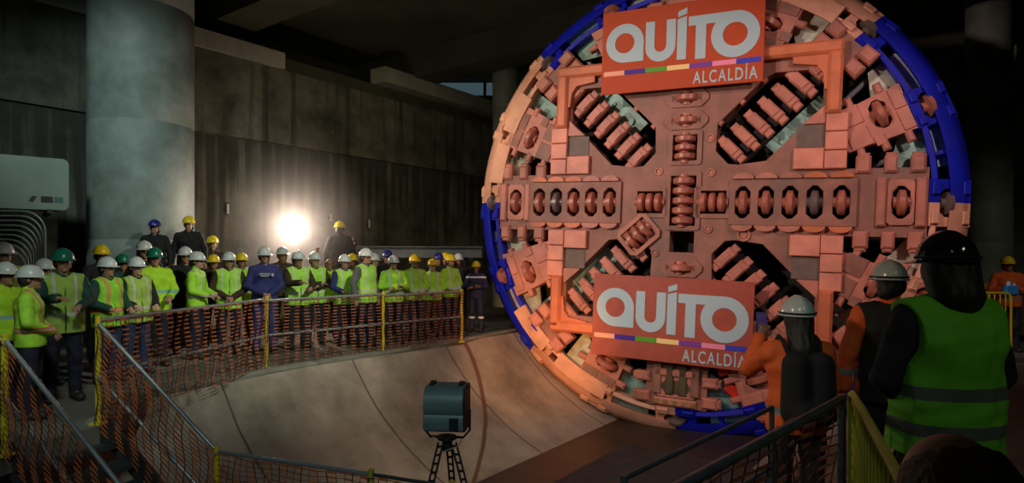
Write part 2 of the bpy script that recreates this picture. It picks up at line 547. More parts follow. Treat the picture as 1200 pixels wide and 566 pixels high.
wallbox('wall_left', -16, 22, 0.0, 0.6, -0.2, 7.0, CONC_WALL)
wallbox('trim_1', -16, 22, -0.10, 0.0, 4.9, 7.0, CONC_WALL)
wallbox('trim_2', -16, 2.5, -0.22, 0.45, 7.01, 7.45, CONC_BEAM)
wallbox('trim_3', 6.1, 22, -0.35, 0.35, 7.45, 7.95, CONC_BEAM)
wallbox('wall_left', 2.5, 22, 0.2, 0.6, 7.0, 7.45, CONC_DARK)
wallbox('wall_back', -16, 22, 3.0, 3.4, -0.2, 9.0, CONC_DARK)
wallbox('trim_ledge', -16, 12, -0.9, 0.0, 0.0, 0.6, CONC_FLOOR)
# ceiling and its beams
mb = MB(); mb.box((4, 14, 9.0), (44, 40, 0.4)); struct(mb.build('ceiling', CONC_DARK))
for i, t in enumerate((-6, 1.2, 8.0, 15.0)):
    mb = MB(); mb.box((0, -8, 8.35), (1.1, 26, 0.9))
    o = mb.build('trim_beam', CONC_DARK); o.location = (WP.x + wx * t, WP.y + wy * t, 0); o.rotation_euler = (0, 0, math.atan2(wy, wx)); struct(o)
# far wall, right wall and rear wall
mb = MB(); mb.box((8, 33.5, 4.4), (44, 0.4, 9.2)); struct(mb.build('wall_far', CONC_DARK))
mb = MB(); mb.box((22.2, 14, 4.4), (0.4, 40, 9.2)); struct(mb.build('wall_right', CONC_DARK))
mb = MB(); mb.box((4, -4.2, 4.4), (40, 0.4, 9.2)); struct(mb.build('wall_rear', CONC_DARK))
# upper opening with dim daylight beyond
mb = MB(); mb.box((0, 0, 0), (5.6, 0.06, 0.95))
wd_ = mb.build('window_1', mat('dim_daylight_pane', (0.02, 0.03, 0.035), 0.3, emit=(0.10, 0.17, 0.20), estr=0.35))
wd_.location = (-2.0, 25.4, 8.7); struct(wd_)
mb = MB()
for x_ in (-2.8, -1.0, 0.9, 2.8):
    mb.box((x_, -0.03, 0), (0.12, 0.1, 0.95))
mb.box((0, -0.03, -0.5), (5.7, 0.12, 0.1)); mb.box((0, -0.03, 0.1), (5.7, 0.1, 0.05))
f_ = mb.build('window_frame', CONC_DARK, wd_)


def column(name, x, y, r, z1, m, band=True):
    mb = MB()
    prof = [(0.0, 0.0), (r, 0.0)]
    z = -0.3
    while z < z1 - 0.1:
        prof.append((r, z + 2.36)); prof.append((r - 0.008, z + 2.37)); prof.append((r - 0.008, z + 2.39)); prof.append((r, z + 2.40))
        z += 2.4
        if z + 2.4 > z1:
            break
    prof.append((r, z1)); prof.append((0, z1))
    mb.lathe(prof, 56)
    o = mb.build(name, m, smooth=True)
    o.location = (x, y, 0)
    return struct(o)


column('wall_column', -7.86, 13.3, 0.99, 8.8, CONC_COL)
column('wall_column', -0.2, 21.8, 0.48, 8.8, CONC_COL)
column('wall_column', 12.2, 16.0, 0.5, 8.8, CONC_COL)
column('wall_column', 15.2, 18.5, 0.6, 8.8, CONC_COL)
column('wall_column', 14.9, 21.0, 0.35, 8.8, CONC_COL)

# ------------------------------------------------------------------ the cutterhead
TH = 0.4646
WC = Vector((3.392, 12.404, 2.8125))
W = empty('tunnel_boring_cutterhead', WC)
W.rotation_mode = 'QUATERNION'
W.rotation_quaternion = (Matrix.Rotation(-TH, 3, 'Z') @ Matrix.Rotation(R(2.2), 3, 'Y')).to_quaternion()
tag(W, 'huge round salmon and blue cutterhead with cross spokes in the concrete cradle', 'tunnel boring machine')


def rot2(p, a):
    c, s = math.cos(a), math.sin(a)
    return (p[0] * c - p[1] * s, p[0] * s + p[1] * c)


def PM(u, v, a=0.0, y=0.0):
    """place at (u, v) on the face, turned by a in the face plane"""
    return Matrix.Translation((u, y, v)) @ Matrix.Rotation(-a, 4, 'Y')


def octo(u, v, w_, h_, a=0.0, c=0.35):
    x, y = w_ / 2, h_ / 2; cx = x * 2 * c; cy = cx
    pts = [(-x, -y + cy), (-x + cx, -y), (x - cx, -y), (x, -y + cy), (x, y - cy), (x - cx, y), (-x + cx, y), (-x, y - cy)]
    return [(u + rot2(p, a)[0], v + rot2(p, a)[1]) for p in pts]


def rectp(u, v, w_, h_, a=0.0):
    return [(u + rot2(p, a)[0], v + rot2(p, a)[1]) for p in [(-w_ / 2, -h_ / 2), (w_ / 2, -h_ / 2), (w_ / 2, h_ / 2), (-w_ / 2, h_ / 2)]]


def plus_outline(h, q, e):
    one = [(e, -h), (e, h), (q, h), (q, q), (h, q)]
    out = []
    for k in range(4):
        for p in one:
            out.append(rot2(p, k * math.pi / 2))
    return out


row_l = [-3.10, -2.70, -2.30, -1.90, -1.50]
row_r = [1.12, 1.53, 1.94, 2.35, 2.78]
slot_ne = [(0.58, 1.00), (0.60, 1.52), (1.38, 2.30), (1.60, 2.42), (2.34, 2.42), (2.42, 2.30), (2.42, 1.72), (1.50, 0.78), (1.0, 0.72), (0.82, 0.74)]
slot_nw = [(-p[0], p[1]) for p in slot_ne][::-1]
slot_sw = [(-p[0], -p[1]) for p in slot_ne]
slot_se = [(p[0], -p[1]) for p in slot_ne][::-1]
holes = [slot_ne, slot_nw, slot_sw, slot_se]
for u in row_l + row_r:
    holes.append(octo(u, 0, 0.27, 0.60))
holes += [octo(-3.68, 0, 0.27, 0.56), octo(3.70, 0, 0.27, 0.56)]
holes += [octo(0, v, 0.56, 0.24) for v in (2.98, 2.52, 2.06, 1.62)]
holes += [octo(0, v, 0.52, 0.24) for v in (-1.30, -1.75, -2.20, -2.65)]
holes += [rectp(0, 1.08, 0.46, 0.50), rectp(0, 0.03, 0.48, 0.98), rectp(0, -0.78, 0.48, 0.42),
          rectp(-0.66, 0.0, 0.56, 0.44), rectp(0.56, 0.0, 0.56, 0.44)]
mb = MB()
mb.plate(plus_outline(0.60, 2.72, 4.08), holes, 0.0, 0.42)
mb.build('face_plate', SALMON2, W)

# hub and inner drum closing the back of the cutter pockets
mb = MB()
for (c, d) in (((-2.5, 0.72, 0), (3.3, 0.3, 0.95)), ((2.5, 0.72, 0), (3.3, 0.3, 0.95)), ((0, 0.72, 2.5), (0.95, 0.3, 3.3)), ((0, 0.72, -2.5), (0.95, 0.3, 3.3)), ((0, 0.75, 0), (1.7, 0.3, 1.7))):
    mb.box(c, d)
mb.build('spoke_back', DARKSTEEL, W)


def cutter(u, v, a=0.0, n=1, r=0.225, wdt=0.16, y=0.03, m=CUTTER, gap=0.13):
    """disc cutter: discs whose axle lies along the turned local X"""
    mb = MB()
    M = PM(u, v, a, y) @ Matrix.Rotation(R(90), 4, 'Y')
    L_ = gap * (n - 1)
    mb.cyl((-0, 0, -L_ / 2 - 0.13), (0, 0, L_ / 2 + 0.13), r * 0.45, 16, M=M)
    for i in range(n):
        z = -L_ / 2 + gap * i
        h = wdt / 2
        mb.lathe([(0, z - h), (r * 0.55, z - h), (r * 0.70, z - h * 0.85), (r * 0.90, z - h * 0.72), (r, z - h * 0.52), (r, z + h * 0.52), (r * 0.90, z + h * 0.72), (r * 0.70, z + h * 0.85), (r * 0.55, z + h), (0, z + h)], 28, M=M)
    return mb.build('disc_cutter', m, W, smooth=True)


for i, u in enumerate(row_l):
    cutter(u, 0, m=CUTTER2 if i in (1,) else CUTTER)
for i, u in enumerate(row_r):
    cutter(u, 0, m=CUTTER2 if i == 3 else CUTTER)
cutter(-3.68, 0); cutter(3.70, 0)
for v in (2.98, 2.52, 2.06, 1.62, -1.30, -1.75, -2.20, -2.65):
    cutter(0, v, R(90), r=0.23, wdt=0.17)
cutter(0, 1.08, R(90), n=3, r=0.20, gap=0.17, y=0.0, wdt=0.15)
cutter(0, 0.03, R(90), n=5, r=0.205, gap=0.195, y=0.0, wdt=0.17)
cutter(-0.66, 0, 0, n=3, r=0.19, gap=0.17, y=0.0, wdt=0.15)
cutter(0.56, 0, 0, n=3, r=0.19, gap=0.17, y=0.0, wdt=0.15)
cutter(-0.86, -0.66, R(42), n=3, r=0.205, gap=0.175, y=-0.04, wdt=0.15)
mb = MB()
mb.plate(octo(-0.86, -0.66, 0.78, 0.62, R(42), 0.12), [rectp(-0.86, -0.66, 0.60, 0.46, R(42))], -0.07, -0.003)
mb.build('cutter_housing', SALMON, W)

# raised housings around the cutter rows, with scalloped shoulders
for us in (row_l, row_r):
    u0, u1 = us[0] - 0.24, us[-1] + 0.24
    out = [(u0, -0.43), (u1, -0.43), (u1, 0.43), (u0, 0.43)]
    mb = MB(); mb.plate(out, [octo(u, 0, 0.275, 0.61) for u in us], -0.06, -0.002)
    mb.build('cutter_housing', SALMON2, W)
    for u in us:
        for sgn in (-1, 1):
            mb = MB()
            pts = [(u + 0.19 * math.cos(t), sgn * (0.44 + 0.11 * math.sin(t))) for t in [math.pi * k / 10 for k in range(11)]]
            if sgn < 0: pts = pts[::-1]
            mb.plate(pts, [], -0.11, -0.002)
            mb.build('shoulder_pad', SALMON3 if abs(u) > 2.2 else SALMON, W)
for (u, v, w_, h_) in ((0, 1.08, 0.62, 0.66), (0, 0.03, 0.64, 1.14), (-0.66, 0, 0.66, 0.60), (0.56, 0, 0.66, 0.60)):
    mb = MB()
    mb.plate(octo(u, v, w_ + 0.04, h_ + 0.02, 0, 0.06), [rectp(u, v, w_ - 0.14, h_ - 0.14)], -0.035, -0.002)
    mb.build('cutter_housing', SALMON2, W)
for v in (2.06, 1.62, -1.30):
    mb = MB()
    mb.plate(octo(0, v, 0.84, 0.36, 0, 0.16), [octo(0, v, 0.57, 0.25)], -0.04, -0.002)
    mb.build('cutter_housing', SALMON2, W)

# square frame of raised bars
for (c, d) in (((-2.60, -0.09, 2.14), (0.24, 0.2, 1.12)), ((2.60, -0.09, 2.14), (0.24, 0.2, 1.12)), ((-2.60, -0.09, -2.14), (0.24, 0.2, 1.12)), ((2.60, -0.09, -2.14), (0.24, 0.2, 1.12)),
               ((0, -0.09, 2.76), (5.44, 0.2, 0.24)), ((0, -0.09, -2.66), (5.44, 0.2, 0.24))):
    mb = MB(); mb.box(c, d, ch=0.05)
    mb.build('frame_bar', SALMON3, W)
for su in (-1, 1):
    for sv in (-1, 1):
        mb = MB()      # gusset in the corner of the frame
        pts = [(su * 2.48, sv * 2.64), (su * 2.48, sv * 2.02), (su * 2.44, sv * 2.02), (su * 2.40, sv * 2.32), (su * 2.30, sv * 2.46), (su * 1.9, sv * 2.52), (su * 1.9, sv * 2.64)]
        if su * sv > 0: pts = pts[::-1]
        mb.plate(pts, [], -0.12, -0.002); mb.build('gusset', SALMON3, W)
        # stack of wear plates beside the slot
        mb = MB()
        for k in range(3):
            mb.box((su * 2.66, -0.055, sv * (0.76 + 0.335 * k)), (0.36, 0.11, 0.32), ch=0.015)
        mb.build('wear_plate', PADPINK, W)
        mb = MB()
        mb.box((su * 2.22, -0.05, sv * 0.79), (0.50, 0.10, 0.38), ch=0.015)
        mb.build('wear_plate', PADPINK, W)
        mb = MB()
        mb.box((su * 2.24, -0.008, sv * 1.20), (0.46, 0.018, 0.40))
        mb.build('bare_plate', GREYPLATE, W)
        mb = MB()
        pts = [(su * 1.98, sv * 1.43), (su * 2.46, sv * 1.43), (su * 2.46, sv * 1.74), (su * 2.44, sv * 1.72)]
        pts = [(su * 2.10, sv * 1.42), (su * 2.47, sv * 1.42), (su * 2.47, sv * 1.75)]
        if su * sv < 0: pts = pts[::-1]
        mb.plate(pts, [], -0.06, -0.002); mb.build('wear_plate', SALMON, W)

# rows of scraper teeth in the four slots
for su in (-1, 1):
    for sv in (-1, 1):
        lower = sv < 0
        for k in range(7):
            t = 0.92 + 0.235 * k
            off = -0.05 if (su, sv) == (1, 1) else (-0.09 if (su, sv) == (1, -1) else 0.04)
            cu, cv = su * (t + off), sv * (t - off + 0.06)
            a = math.atan2(-sv, su)            # long side across the slot
            M = PM(cu, cv, a, 0.0)
            mb = MB()
            mb.box((0.0, 0.10, 0), (0.42, 0.16, 0.205), M=M, ch=0.025)
            mb.box((-0.255, 0.13, 0), (0.14, 0.15, 0.165), M=M, ch=0.02)
            mb.box((0.255, 0.13, 0), (0.14, 0.15, 0.165), M=M, ch=0.02)
            mb.box((0.0, 0.008, 0), (0.20, 0.03, 0.15), M=M)
            mb.build('scraper_tooth', SALMON, W)
        a = math.atan2(sv, su)
        M = PM(su * 1.6, sv * 1.6, a, 0.30)
        mb = MB(); mb.box((0, 0.05, 0), (2.1, 0.16, 0.22), M=M); mb.build('tooth_bar', DARKSTEEL, W)
        # pale plate seen in one half of the slot
        side = 1 if (su, sv) in ((1, 1), (-1, 1), (-1, -1)) else -1
        du, dv = (0.26, -0.26) if su * sv > 0 else (0.26, 0.26)
        if (su, sv) == (-1, -1): du, dv = (-0.26, 0.26)
        if (su, sv) == (1, 1): du, dv = (0.30, -0.30)
        M = PM(su * 1.75 + du, sv * 1.75 + dv, a, 0.46)
        mb = MB()
        mb.box((0, 0, 0), (1.3, 0.05, 0.42), M=M)
        mb.cyl((-0.35, -0.09, 0.02), (-0.35, 0, 0.02), 0.09, 14, M=M)
        mb.cyl((0.2, -0.07, 0.0), (0.2, 0, 0.0), 0.05, 12, M=M)
        mb.box((0.42, -0.05, 0), (0.05, 0.1, 0.4), M=M)
        if (su, sv) != (1, -1):
            mb.build('guide_plate', TURQ, W)
        # tabs along the inner edge of the slot
        for k in range(3):
            t = 1.1 + 0.38 * k
            for q in (-1, 1):
                eu, ev = su * t, sv * t
                pu, pv = q * 0.485 * -sv * 1.0, q * 0.485 * su
                M = PM(eu + pu, ev + pv, a, 0.08)
                mb = MB(); mb.box((0, 0, 0), (0.10, 0.14, 0.20), M=M, ch=0.02)
                mb.build('edge_tab', SALMON, W)

# round ports and lifting bosses
for (u, v) in ((0.52, 0.58), (-0.5, 0.62), (0.50, -0.52), (1.16, -0.62), (-0.52, -1.02), (0.48, 1.25), (-1.2, -0.62)):
    mb = MB()
    Mx = PM(u, v) @ Matrix.Rotation(R(90), 4, 'X')
    rr = 0.11 if (u, v) == (1.16, -0.62) else 0.07
    mb.lathe([(0, 0.002), (0, 0.02), (rr * 0.55, 0.02), (rr * 0.6, 0.004), (rr * 0.8, 0.004), (rr * 0.82, 0.03), (rr * 1.1, 0.03), (rr * 1.2, 0.002)], 24, M=Mx)
    mb.build('port', SALMON, W, smooth=True)

# spoke ends: blocky shoulders and teeth above and below
for k in range(4):
    a = k * math.pi / 2
    for q in (-1, 1):
        for r_, sz in ((3.10, 0.24), (3.52, 0.20), (3.92, 0.22)):
            if k == 3 and r_ < 3.4: continue
            M = PM(*rot2((r_, q * 0.66), a), a, 0.0)
            mb = MB()
            mb.box((0, 0.04, 0), (sz, 0.22, 0.30), M=M, ch=0.04)
            mb.box((0, 0.05, q * 0.15), (sz * 0.8, 0.16, 0.12), M=M, ch=0.03)
            mb.build('scraper_tooth', SALMON, W)
    for (r0, r1) in ((3.32, 3.47), (3.90, 4.06)):
        M = PM(*rot2(((r0 + r1) / 2, 0), a), a, 0.0)
        mb = MB(); mb.box((0, -0.045, 0), (r1 - r0, 0.09, 0.84), M=M, ch=0.03); mb.build('cross_bar', SALMON, W)
    M = PM(*rot2((3.68, 0), a), a, 0.0)
    mb = MB(); mb.plate(octo(0, 0, 0.40, 0.78, 0, 0.12), [octo(0, 0, 0.28, 0.57)], -0.05, -0.002, M=M); mb.build('cutter_housing', SALMON, W)

# lower spoke: open recess with rails
OLIVE_RUST = mat('olive_rust', (0.10, 0.075, 0.04), 0.7, var=0.4, scale=6)
for x_ in (-0.36, -0.12, 0.14, 0.38):
    mb = MB(); mb.box((x_, -0.03, -3.42), (0.16, 0.12, 0.82), ch=0.02)
    mb.build('spoke_rail', SALMON2 if abs(x_) > 0.3 else OLIVE_RUST, W)
mb = MB(); mb.box((0.0, -0.01, -3.66), (0.78, 0.05, 0.62), ch=0.01); mb.build('recess_plate', OLIVE_RUST, W)
for q in range(5):
    mb = MB(); mb.box((-0.36 + 0.18 * q, -0.06, -3.98), (0.10, 0.08, 0.10), ch=0.015); mb.build('edge_tab', mat('yellow_bronze', (0.35, 0.24, 0.07), 0.5, var=0.3), W)
REDP = mat('red_plate', (0.72, 0.03, 0.01), 0.5, var=0.15)
for (u, v, a_) in ((0.98, -3.22, 20), (1.12, -3.66, -35)):
    mb = MB(); mb.box((0, 0.08, 0), (0.42, 0.06, 0.20), M=PM(u, v, R(a_)), ch=0.02); mb.build('red_lug', REDP, W)

# tapered auxiliary plates between the spokes, each with its own cutter
for k in range(8):
    a = R(22.5 + 45 * k) + (R(1.5) if k % 2 == 0 else -R(1.5))
    ang = a
    P_ = lambda x, y: (x, y)
    out = [(2.98, -0.36), (4.10, -0.42), (4.10, 0.42), (2.98, 0.36), (2.9, 0.0)]
    if k in (3, 4):
        out = [(2.95, -0.40), (4.14, -0.54), (4.14, 0.46), (2.95, 0.38), (2.88, 0.0)]
    M = Matrix.Rotation(-a, 4, 'Y')
    mb = MB()
    hole = octo(3.66, 0.06, 0.27, 0.52)
    mb.plate(out, [hole], 0.0, 0.34, M=M)
    mb.build('auxiliary_plate', SALMON, W)
    for (x_, y_, w_, h_) in ((3.22, 0.22, 0.36, 0.36), (3.22, -0.20, 0.36, 0.36), (3.98, -0.20, 0.20, 0.38), (3.98, 0.20, 0.20, 0.38), (3.50, -0.36, 0.18, 0.2)):
        mb = MB(); mb.box((x_, -0.012, y_), (w_ - 0.015, 0.03, h_ - 0.015), M=M, ch=0.008)
        mb.build('wear_plate', SALMON2 if k % 2 else SALMON, W)
    cutter(*rot2((3.66, 0.06), a), a, r=0.24, m=CUTTER)
    for q in (-1, 1):
        for r_ in ((3.16, 3.54, 3.92) if (q > 0) == (k % 2 == 1) else (3.3, 3.8)):
            M2 = PM(*rot2((r_, q * (0.44 + 0.06 * (r_ - 3.0))), a), a, 0.06)
            mb = MB(); mb.box((0, 0, 0), (0.12, 0.16, 0.20), M=M2, ch=0.03)
            mb.build('scraper_tooth', SALMON, W)

# corner arms joining the frame to the rim
for k in range(4):
    a = R(45 + 90 * k)
    M = Matrix.Rotation(-a, 4, 'Y')
    mb = MB()
    mb.plate([(3.55, -0.26), (4.12, -0.32), (4.12, 0.32), (3.55, 0.26)], [], 0.03, 0.34, M=M)
    mb.build('corner_arm', SALMON2, W)
    for q in (-1, 1):
        for r_ in (3.72, 4.02):
            M2 = PM(*rot2((r_, q * 0.36), a), a, 0.03)
            mb = MB(); mb.box((0, 0, 0), (0.24, 0.22, 0.30), M=M2, ch=0.04)
            mb.build('scraper_tooth', SALMON, W)

# rim: eight 45 degree segments painted in turn salmon and blue
for k in range(8):
    m_ = BLUE if k % 2 == 0 else RIMPAINT
    a0, a1 = R(45 * k), R(45 * (k + 1))
    mb = MB()
    mb.arc([(4.40, 0.06), (4.58, 0.13), (4.72, 0.30), (4.75, 0.95), (4.55, 0.95), (4.42, 0.30)], 14, a0, a1)
    mb.build('rim_segment', m_, W, smooth=True)
    mb = MB()                                  # scraper ledges along the segment
    for q, (b0, b1) in enumerate(((5.5, 17.8), (27.2, 39.5))):
        mb = MB()
        mb.arc([(4.14, 0.02), (4.22, 0.00), (4.26, 0.16), (4.22, 0.34), (4.15, 0.34)], 5, a0 + R(b0), a0 + R(b1))
        mb.build('rim_ledge', m_, W, smooth=True)
    for b0 in (11.5,):                     # ribs from the ledge to the rim
        M2 = PM(*rot2((4.38, 0), a0 + R(b0)), a0 + R(b0), 0.26)
        mb = MB(); mb.box((0, 0, 0), (0.34, 0.22, 0.07), M=M2); mb.build('rim_rib', m_, W)
    for b0, b1 in ((12.5, 17.0), (28.5, 33.0)):  # pale paddles behind
        t0, t1 = a0 + R(b0) - R(4), a0 + R(b1) + R(4)
        pts = [(3.35 * math.cos(t0), 3.35 * math.sin(t0)), (4.42 * math.cos(t0), 4.42 * math.sin(t0)), (4.44 * math.cos((t0 + t1) / 2), 4.44 * math.sin((t0 + t1) / 2)),
               (4.42 * math.cos(t1), 4.42 * math.sin(t1)), (3.9 * math.cos(t1), 3.9 * math.sin(t1)), (3.7 * math.cos((t0 + t1) / 2), 3.7 * math.sin((t0 + t1) / 2))]
        mb = MB(); mb.plate(pts, [], 0.30, 0.35)
        mb.build('bucket_plate', PALE if (k + int(b0)) % 3 else TURQ, W)

# gauge cutter blocks every 22.5 degrees, sloping back with the rim
for k in range(16):
    a = R(22.5 * k)
    sector = k // 2
    if k % 2 == 1:
        mA = mB = BLUE if sector % 2 == 0 else RIMPAINT
    else:
        mA = BLUE if sector % 2 == 0 else RIMPAINT          # counter-clockwise side
        mB = BLUE if sector % 2 == 1 else RIMPAINT
    hw = 0.40 if k % 2 == 0 else 0.34
    tilt = Matrix.Translation((4.10, 0, 0)) @ Matrix.Rotation(R(26), 4, 'Z') if False else None
    M = Matrix.Rotation(-a, 4, 'Y') @ Matrix.Translation((4.09, -0.02, 0)) @ Matrix.Rotation(R(24), 4, 'Z')
    mb = MB()
    mb.plate([(0.0, 0.0), (0.68, 0.0), (0.68, hw), (0.0, hw)], [], 0.0, 0.30, mi=0, M=M) if False else None
    # block as two halves around an octagonal pocket
    for sgn, mi in ((1, 0), (-1, 1)):
        half = [(0.0, 0.0), (0.18, 0.0), (0.18, sgn * 0.16), (0.26, sgn * 0.24), (0.42, sgn * 0.24), (0.50, sgn * 0.16), (0.50, 0.0), (0.68, 0.0), (0.68, sgn * hw), (0.0, sgn * hw)]
        if sgn < 0: half = half[::-1]
        mb.plate(half, [], 0.0, 0.34, mi=mi, M=M)
    for sgn, mi in ((1, 0), (-1, 1)):
        mb.box((0.09, -0.03, sgn * hw * 0.62), (0.12, 0.06, hw * 0.55), mi=mi, M=M, ch=0.015)
        mb.box((0.59, -0.03, sgn * hw * 0.62), (0.12, 0.06, hw * 0.55), mi=mi, M=M, ch=0.015)
    mb.build('gauge_block', [mA, mB], W)
    o = cutter(0, 0, 0, r=0.20, wdt=0.11, y=0, m=CUTTER if k % 2 else CUTTER2)
    o.matrix_local = M @ Matrix.Translation((0.34, 0.10, 0))
    # backing stump that carries the block
    mb = MB(); mb.box((4.36, 0.62, 0), (0.34, 0.5, hw * 1.6), M=Matrix.Rotation(-a, 4, 'Y')); mb.build('block_bracket', DARKSTEEL, W)
# thick curved shovel lips on the lower part of the rim
for b0, b1 in ((214, 228), (233, 250), (146, 158), (162, 174), (52, 64)):
    mb = MB(); mb.arc([(4.06, -0.06), (4.40, -0.02), (4.44, 0.08), (4.08, 0.06)], 8, R(b0), R(b1)); mb.build('shovel_lip', RIMPAINT, W, smooth=True)

# inner structure seen through the openings
for k in range(16):
    a = R(11 + 22.5 * k)
    mb = MB(); mb.cyl((3.0 * math.cos(a), 0.62, 3.0 * math.sin(a)), (4.35 * math.cos(a + 0.06), 0.40, 4.35 * math.sin(a + 0.06)), 0.05, 10)
    mb.build('injection_pipe', mat('steel_blue_pipe', (0.30, 0.36, 0.42), 0.4, metal=0.3, var=0.2), W, smooth=True)
for k in range(8):
    a = R(22.5 + 45 * k)
    mb = MB(); mb.box((3.4, 0.72, 0), (1.8, 0.5, 0.22), M=Matrix.Rotation(-a, 4, 'Y'))
    mb.build('support_arm', DARKSTEEL, W)

# ------------------------------------------------------------------ shield behind the head
SH = empty('tunnel_shield', WC)
SH.rotation_euler = (0, 0, -TH)
tag(SH, 'dark steel shield drum behind the salmon cutterhead', 'machine body')
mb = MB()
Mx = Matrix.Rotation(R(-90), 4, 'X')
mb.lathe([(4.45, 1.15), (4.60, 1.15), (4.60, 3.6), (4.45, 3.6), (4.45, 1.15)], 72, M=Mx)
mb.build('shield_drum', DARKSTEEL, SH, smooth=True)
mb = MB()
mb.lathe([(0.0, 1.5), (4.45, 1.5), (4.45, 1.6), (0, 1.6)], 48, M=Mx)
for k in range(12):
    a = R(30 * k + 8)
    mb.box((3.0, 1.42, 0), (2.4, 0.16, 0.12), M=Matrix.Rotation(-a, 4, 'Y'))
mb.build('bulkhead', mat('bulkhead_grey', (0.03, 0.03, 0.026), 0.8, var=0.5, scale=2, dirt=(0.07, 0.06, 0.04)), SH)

# ------------------------------------------------------------------ the two banners
BAN1 = mat('orange_banner', (0.50, 0.062, 0.010), 0.65, var=0.06, scale=5)
BAN2 = mat('glossy_red_banner', (0.40, 0.085, 0.055), 0.45, var=0.12, scale=5)
STR = [mat('stripe_salmon', (0.95, 0.42, 0.28)), mat('stripe_navy', (0.05, 0.01, 0.30)), mat('stripe_green', (0.10, 0.35, 0.02)), mat('stripe_cream', (0.95, 0.68, 0.28)),
       mat('stripe_purple', (0.20, 0.04, 0.36)), mat('stripe_pink', (0.90, 0.28, 0.46)), mat('stripe_blue', (0.04, 0.05, 0.55))]


def arcpts(cx, cy, r, a0, a1, n=24):
    return [(cx + r * math.cos(R(a0 + (a1 - a0) * i / n)), cy + r * math.sin(R(a0 + (a1 - a0) * i / n))) for i in range(n + 1)]


def banner(u0, v0, wid, hei, ang, bm_, label, y, tilt=0.0):
    """u0, v0: centre in the level face plane"""
    root = empty('banner', (0, 0, 0))
    root.rotation_mode = 'QUATERNION'
    Rm = Matrix.Rotation(-TH, 3, 'Z')
    root.location = WC + Rm @ Vector((u0, y, v0))
    root.rotation_quaternion = (Rm @ Matrix.Rotation(-ang, 3, 'Y') @ Matrix.Rotation(tilt, 3, 'X')).to_quaternion()
    tag(root, label, 'banner')
    k = wid / 800.0
    X = lambda x: (x - 400) * k
    Z = lambda y_: (hei / 2) - y_ * k
    mb = MB(); mb.box((0, 0, 0), (wid, 0.03, hei), ch=0.006); mb.build('banner_panel', bm_, root)
    fl = lambda pts: [(X(p[0]), Z(p[1])) for p in pts]

    def letter(name, outs, front=-0.024):
        mb = MB()
        for o_, hs in outs:
            mb.plate(fl(o_), [fl(h) for h in hs], front, -0.014)
        return mb.build(name, WHITEP, root)
    # Q: ring with a square lower right corner
    q = arcpts(122, 170, 100, 0, -180) + arcpts(122, 170, 100, 180, 90)[1:] + [(222, 270)]
    letter('letter_q', [(q, [arcpts(122, 170, 52, 0, 360)[:-1]])])
    u = [(232, 78), (278, 78), (278, 205)] + arcpts(308, 205, 30, 180, 0, 14)[1:] + [(338, 78), (384, 78), (384, 208)] + arcpts(308, 208, 76, 0, 180, 24)[1:]
    letter('letter_u', [(u, [])])
    letter('letter_i', [([(392, 84), (438, 72), (438, 286), (392, 286)], []), ([(394, 46), (438, 30), (438, 60), (394, 74)], [])])
    t_ = [(446, 78), (668, 78), (640, 100), (600, 124), (532, 124), (532, 292), (482, 292), (482, 124), (446, 124)]
    letter('letter_t', [(t_, [])])
    letter('letter_o', [(arcpts(668, 190, 112, 0, 360, 48)[:-1], [arcpts(668, 190, 57, 0, 360, 36)[:-1]])], -0.0252)
    mb = MB()
    for i in range(7):
        x0 = 14 + i * 110.5
        mb.box((X(x0 + 55), -0.019, Z(323)), (110.5 * k, 0.01, 24 * k), mi=i)
    mb.build('colour_stripe', STR, root)
    cu = bpy.data.curves.new('lettering', 'FONT')
    cu.body = 'ALCALDÍA'; cu.size = 84 * k; cu.offset = 0.0045; cu.extrude = 0.004; cu.space_character = 1.22
    to = bpy.data.objects.new('tmp', cu)
    me = bpy.data.meshes.new_from_object(to)
    bpy.data.objects.remove(to)
    xs = [v.co.x for v in me.vertices]
    s = (300 * k) / (max(xs) - min(xs))
    me.transform(Matrix.Translation((X(475), -0.018, Z(412))) @ Matrix.Diagonal((s, 1, 1, 1)) @ Matrix.Rotation(R(90), 4, 'X') @ Matrix.Translation((-min(xs), 0, 0)))
    me.materials.clear(); me.materials.append(WHITEP)
    lo = bpy.data.objects.new('lettering', me); COL.objects.link(lo); lo.parent = root
    return root


banner(-0.02, 3.02, 3.10, 1.66, R(-1.8), BAN1, 'orange QUITO banner hung high on the upper spoke of the cutterhead', -0.30)
banner(-0.21, -2.31, 3.10, 1.66, R(-2.3), BAN2, 'glossy reddish QUITO banner hung on the lower spoke of the cutterhead', -0.34)

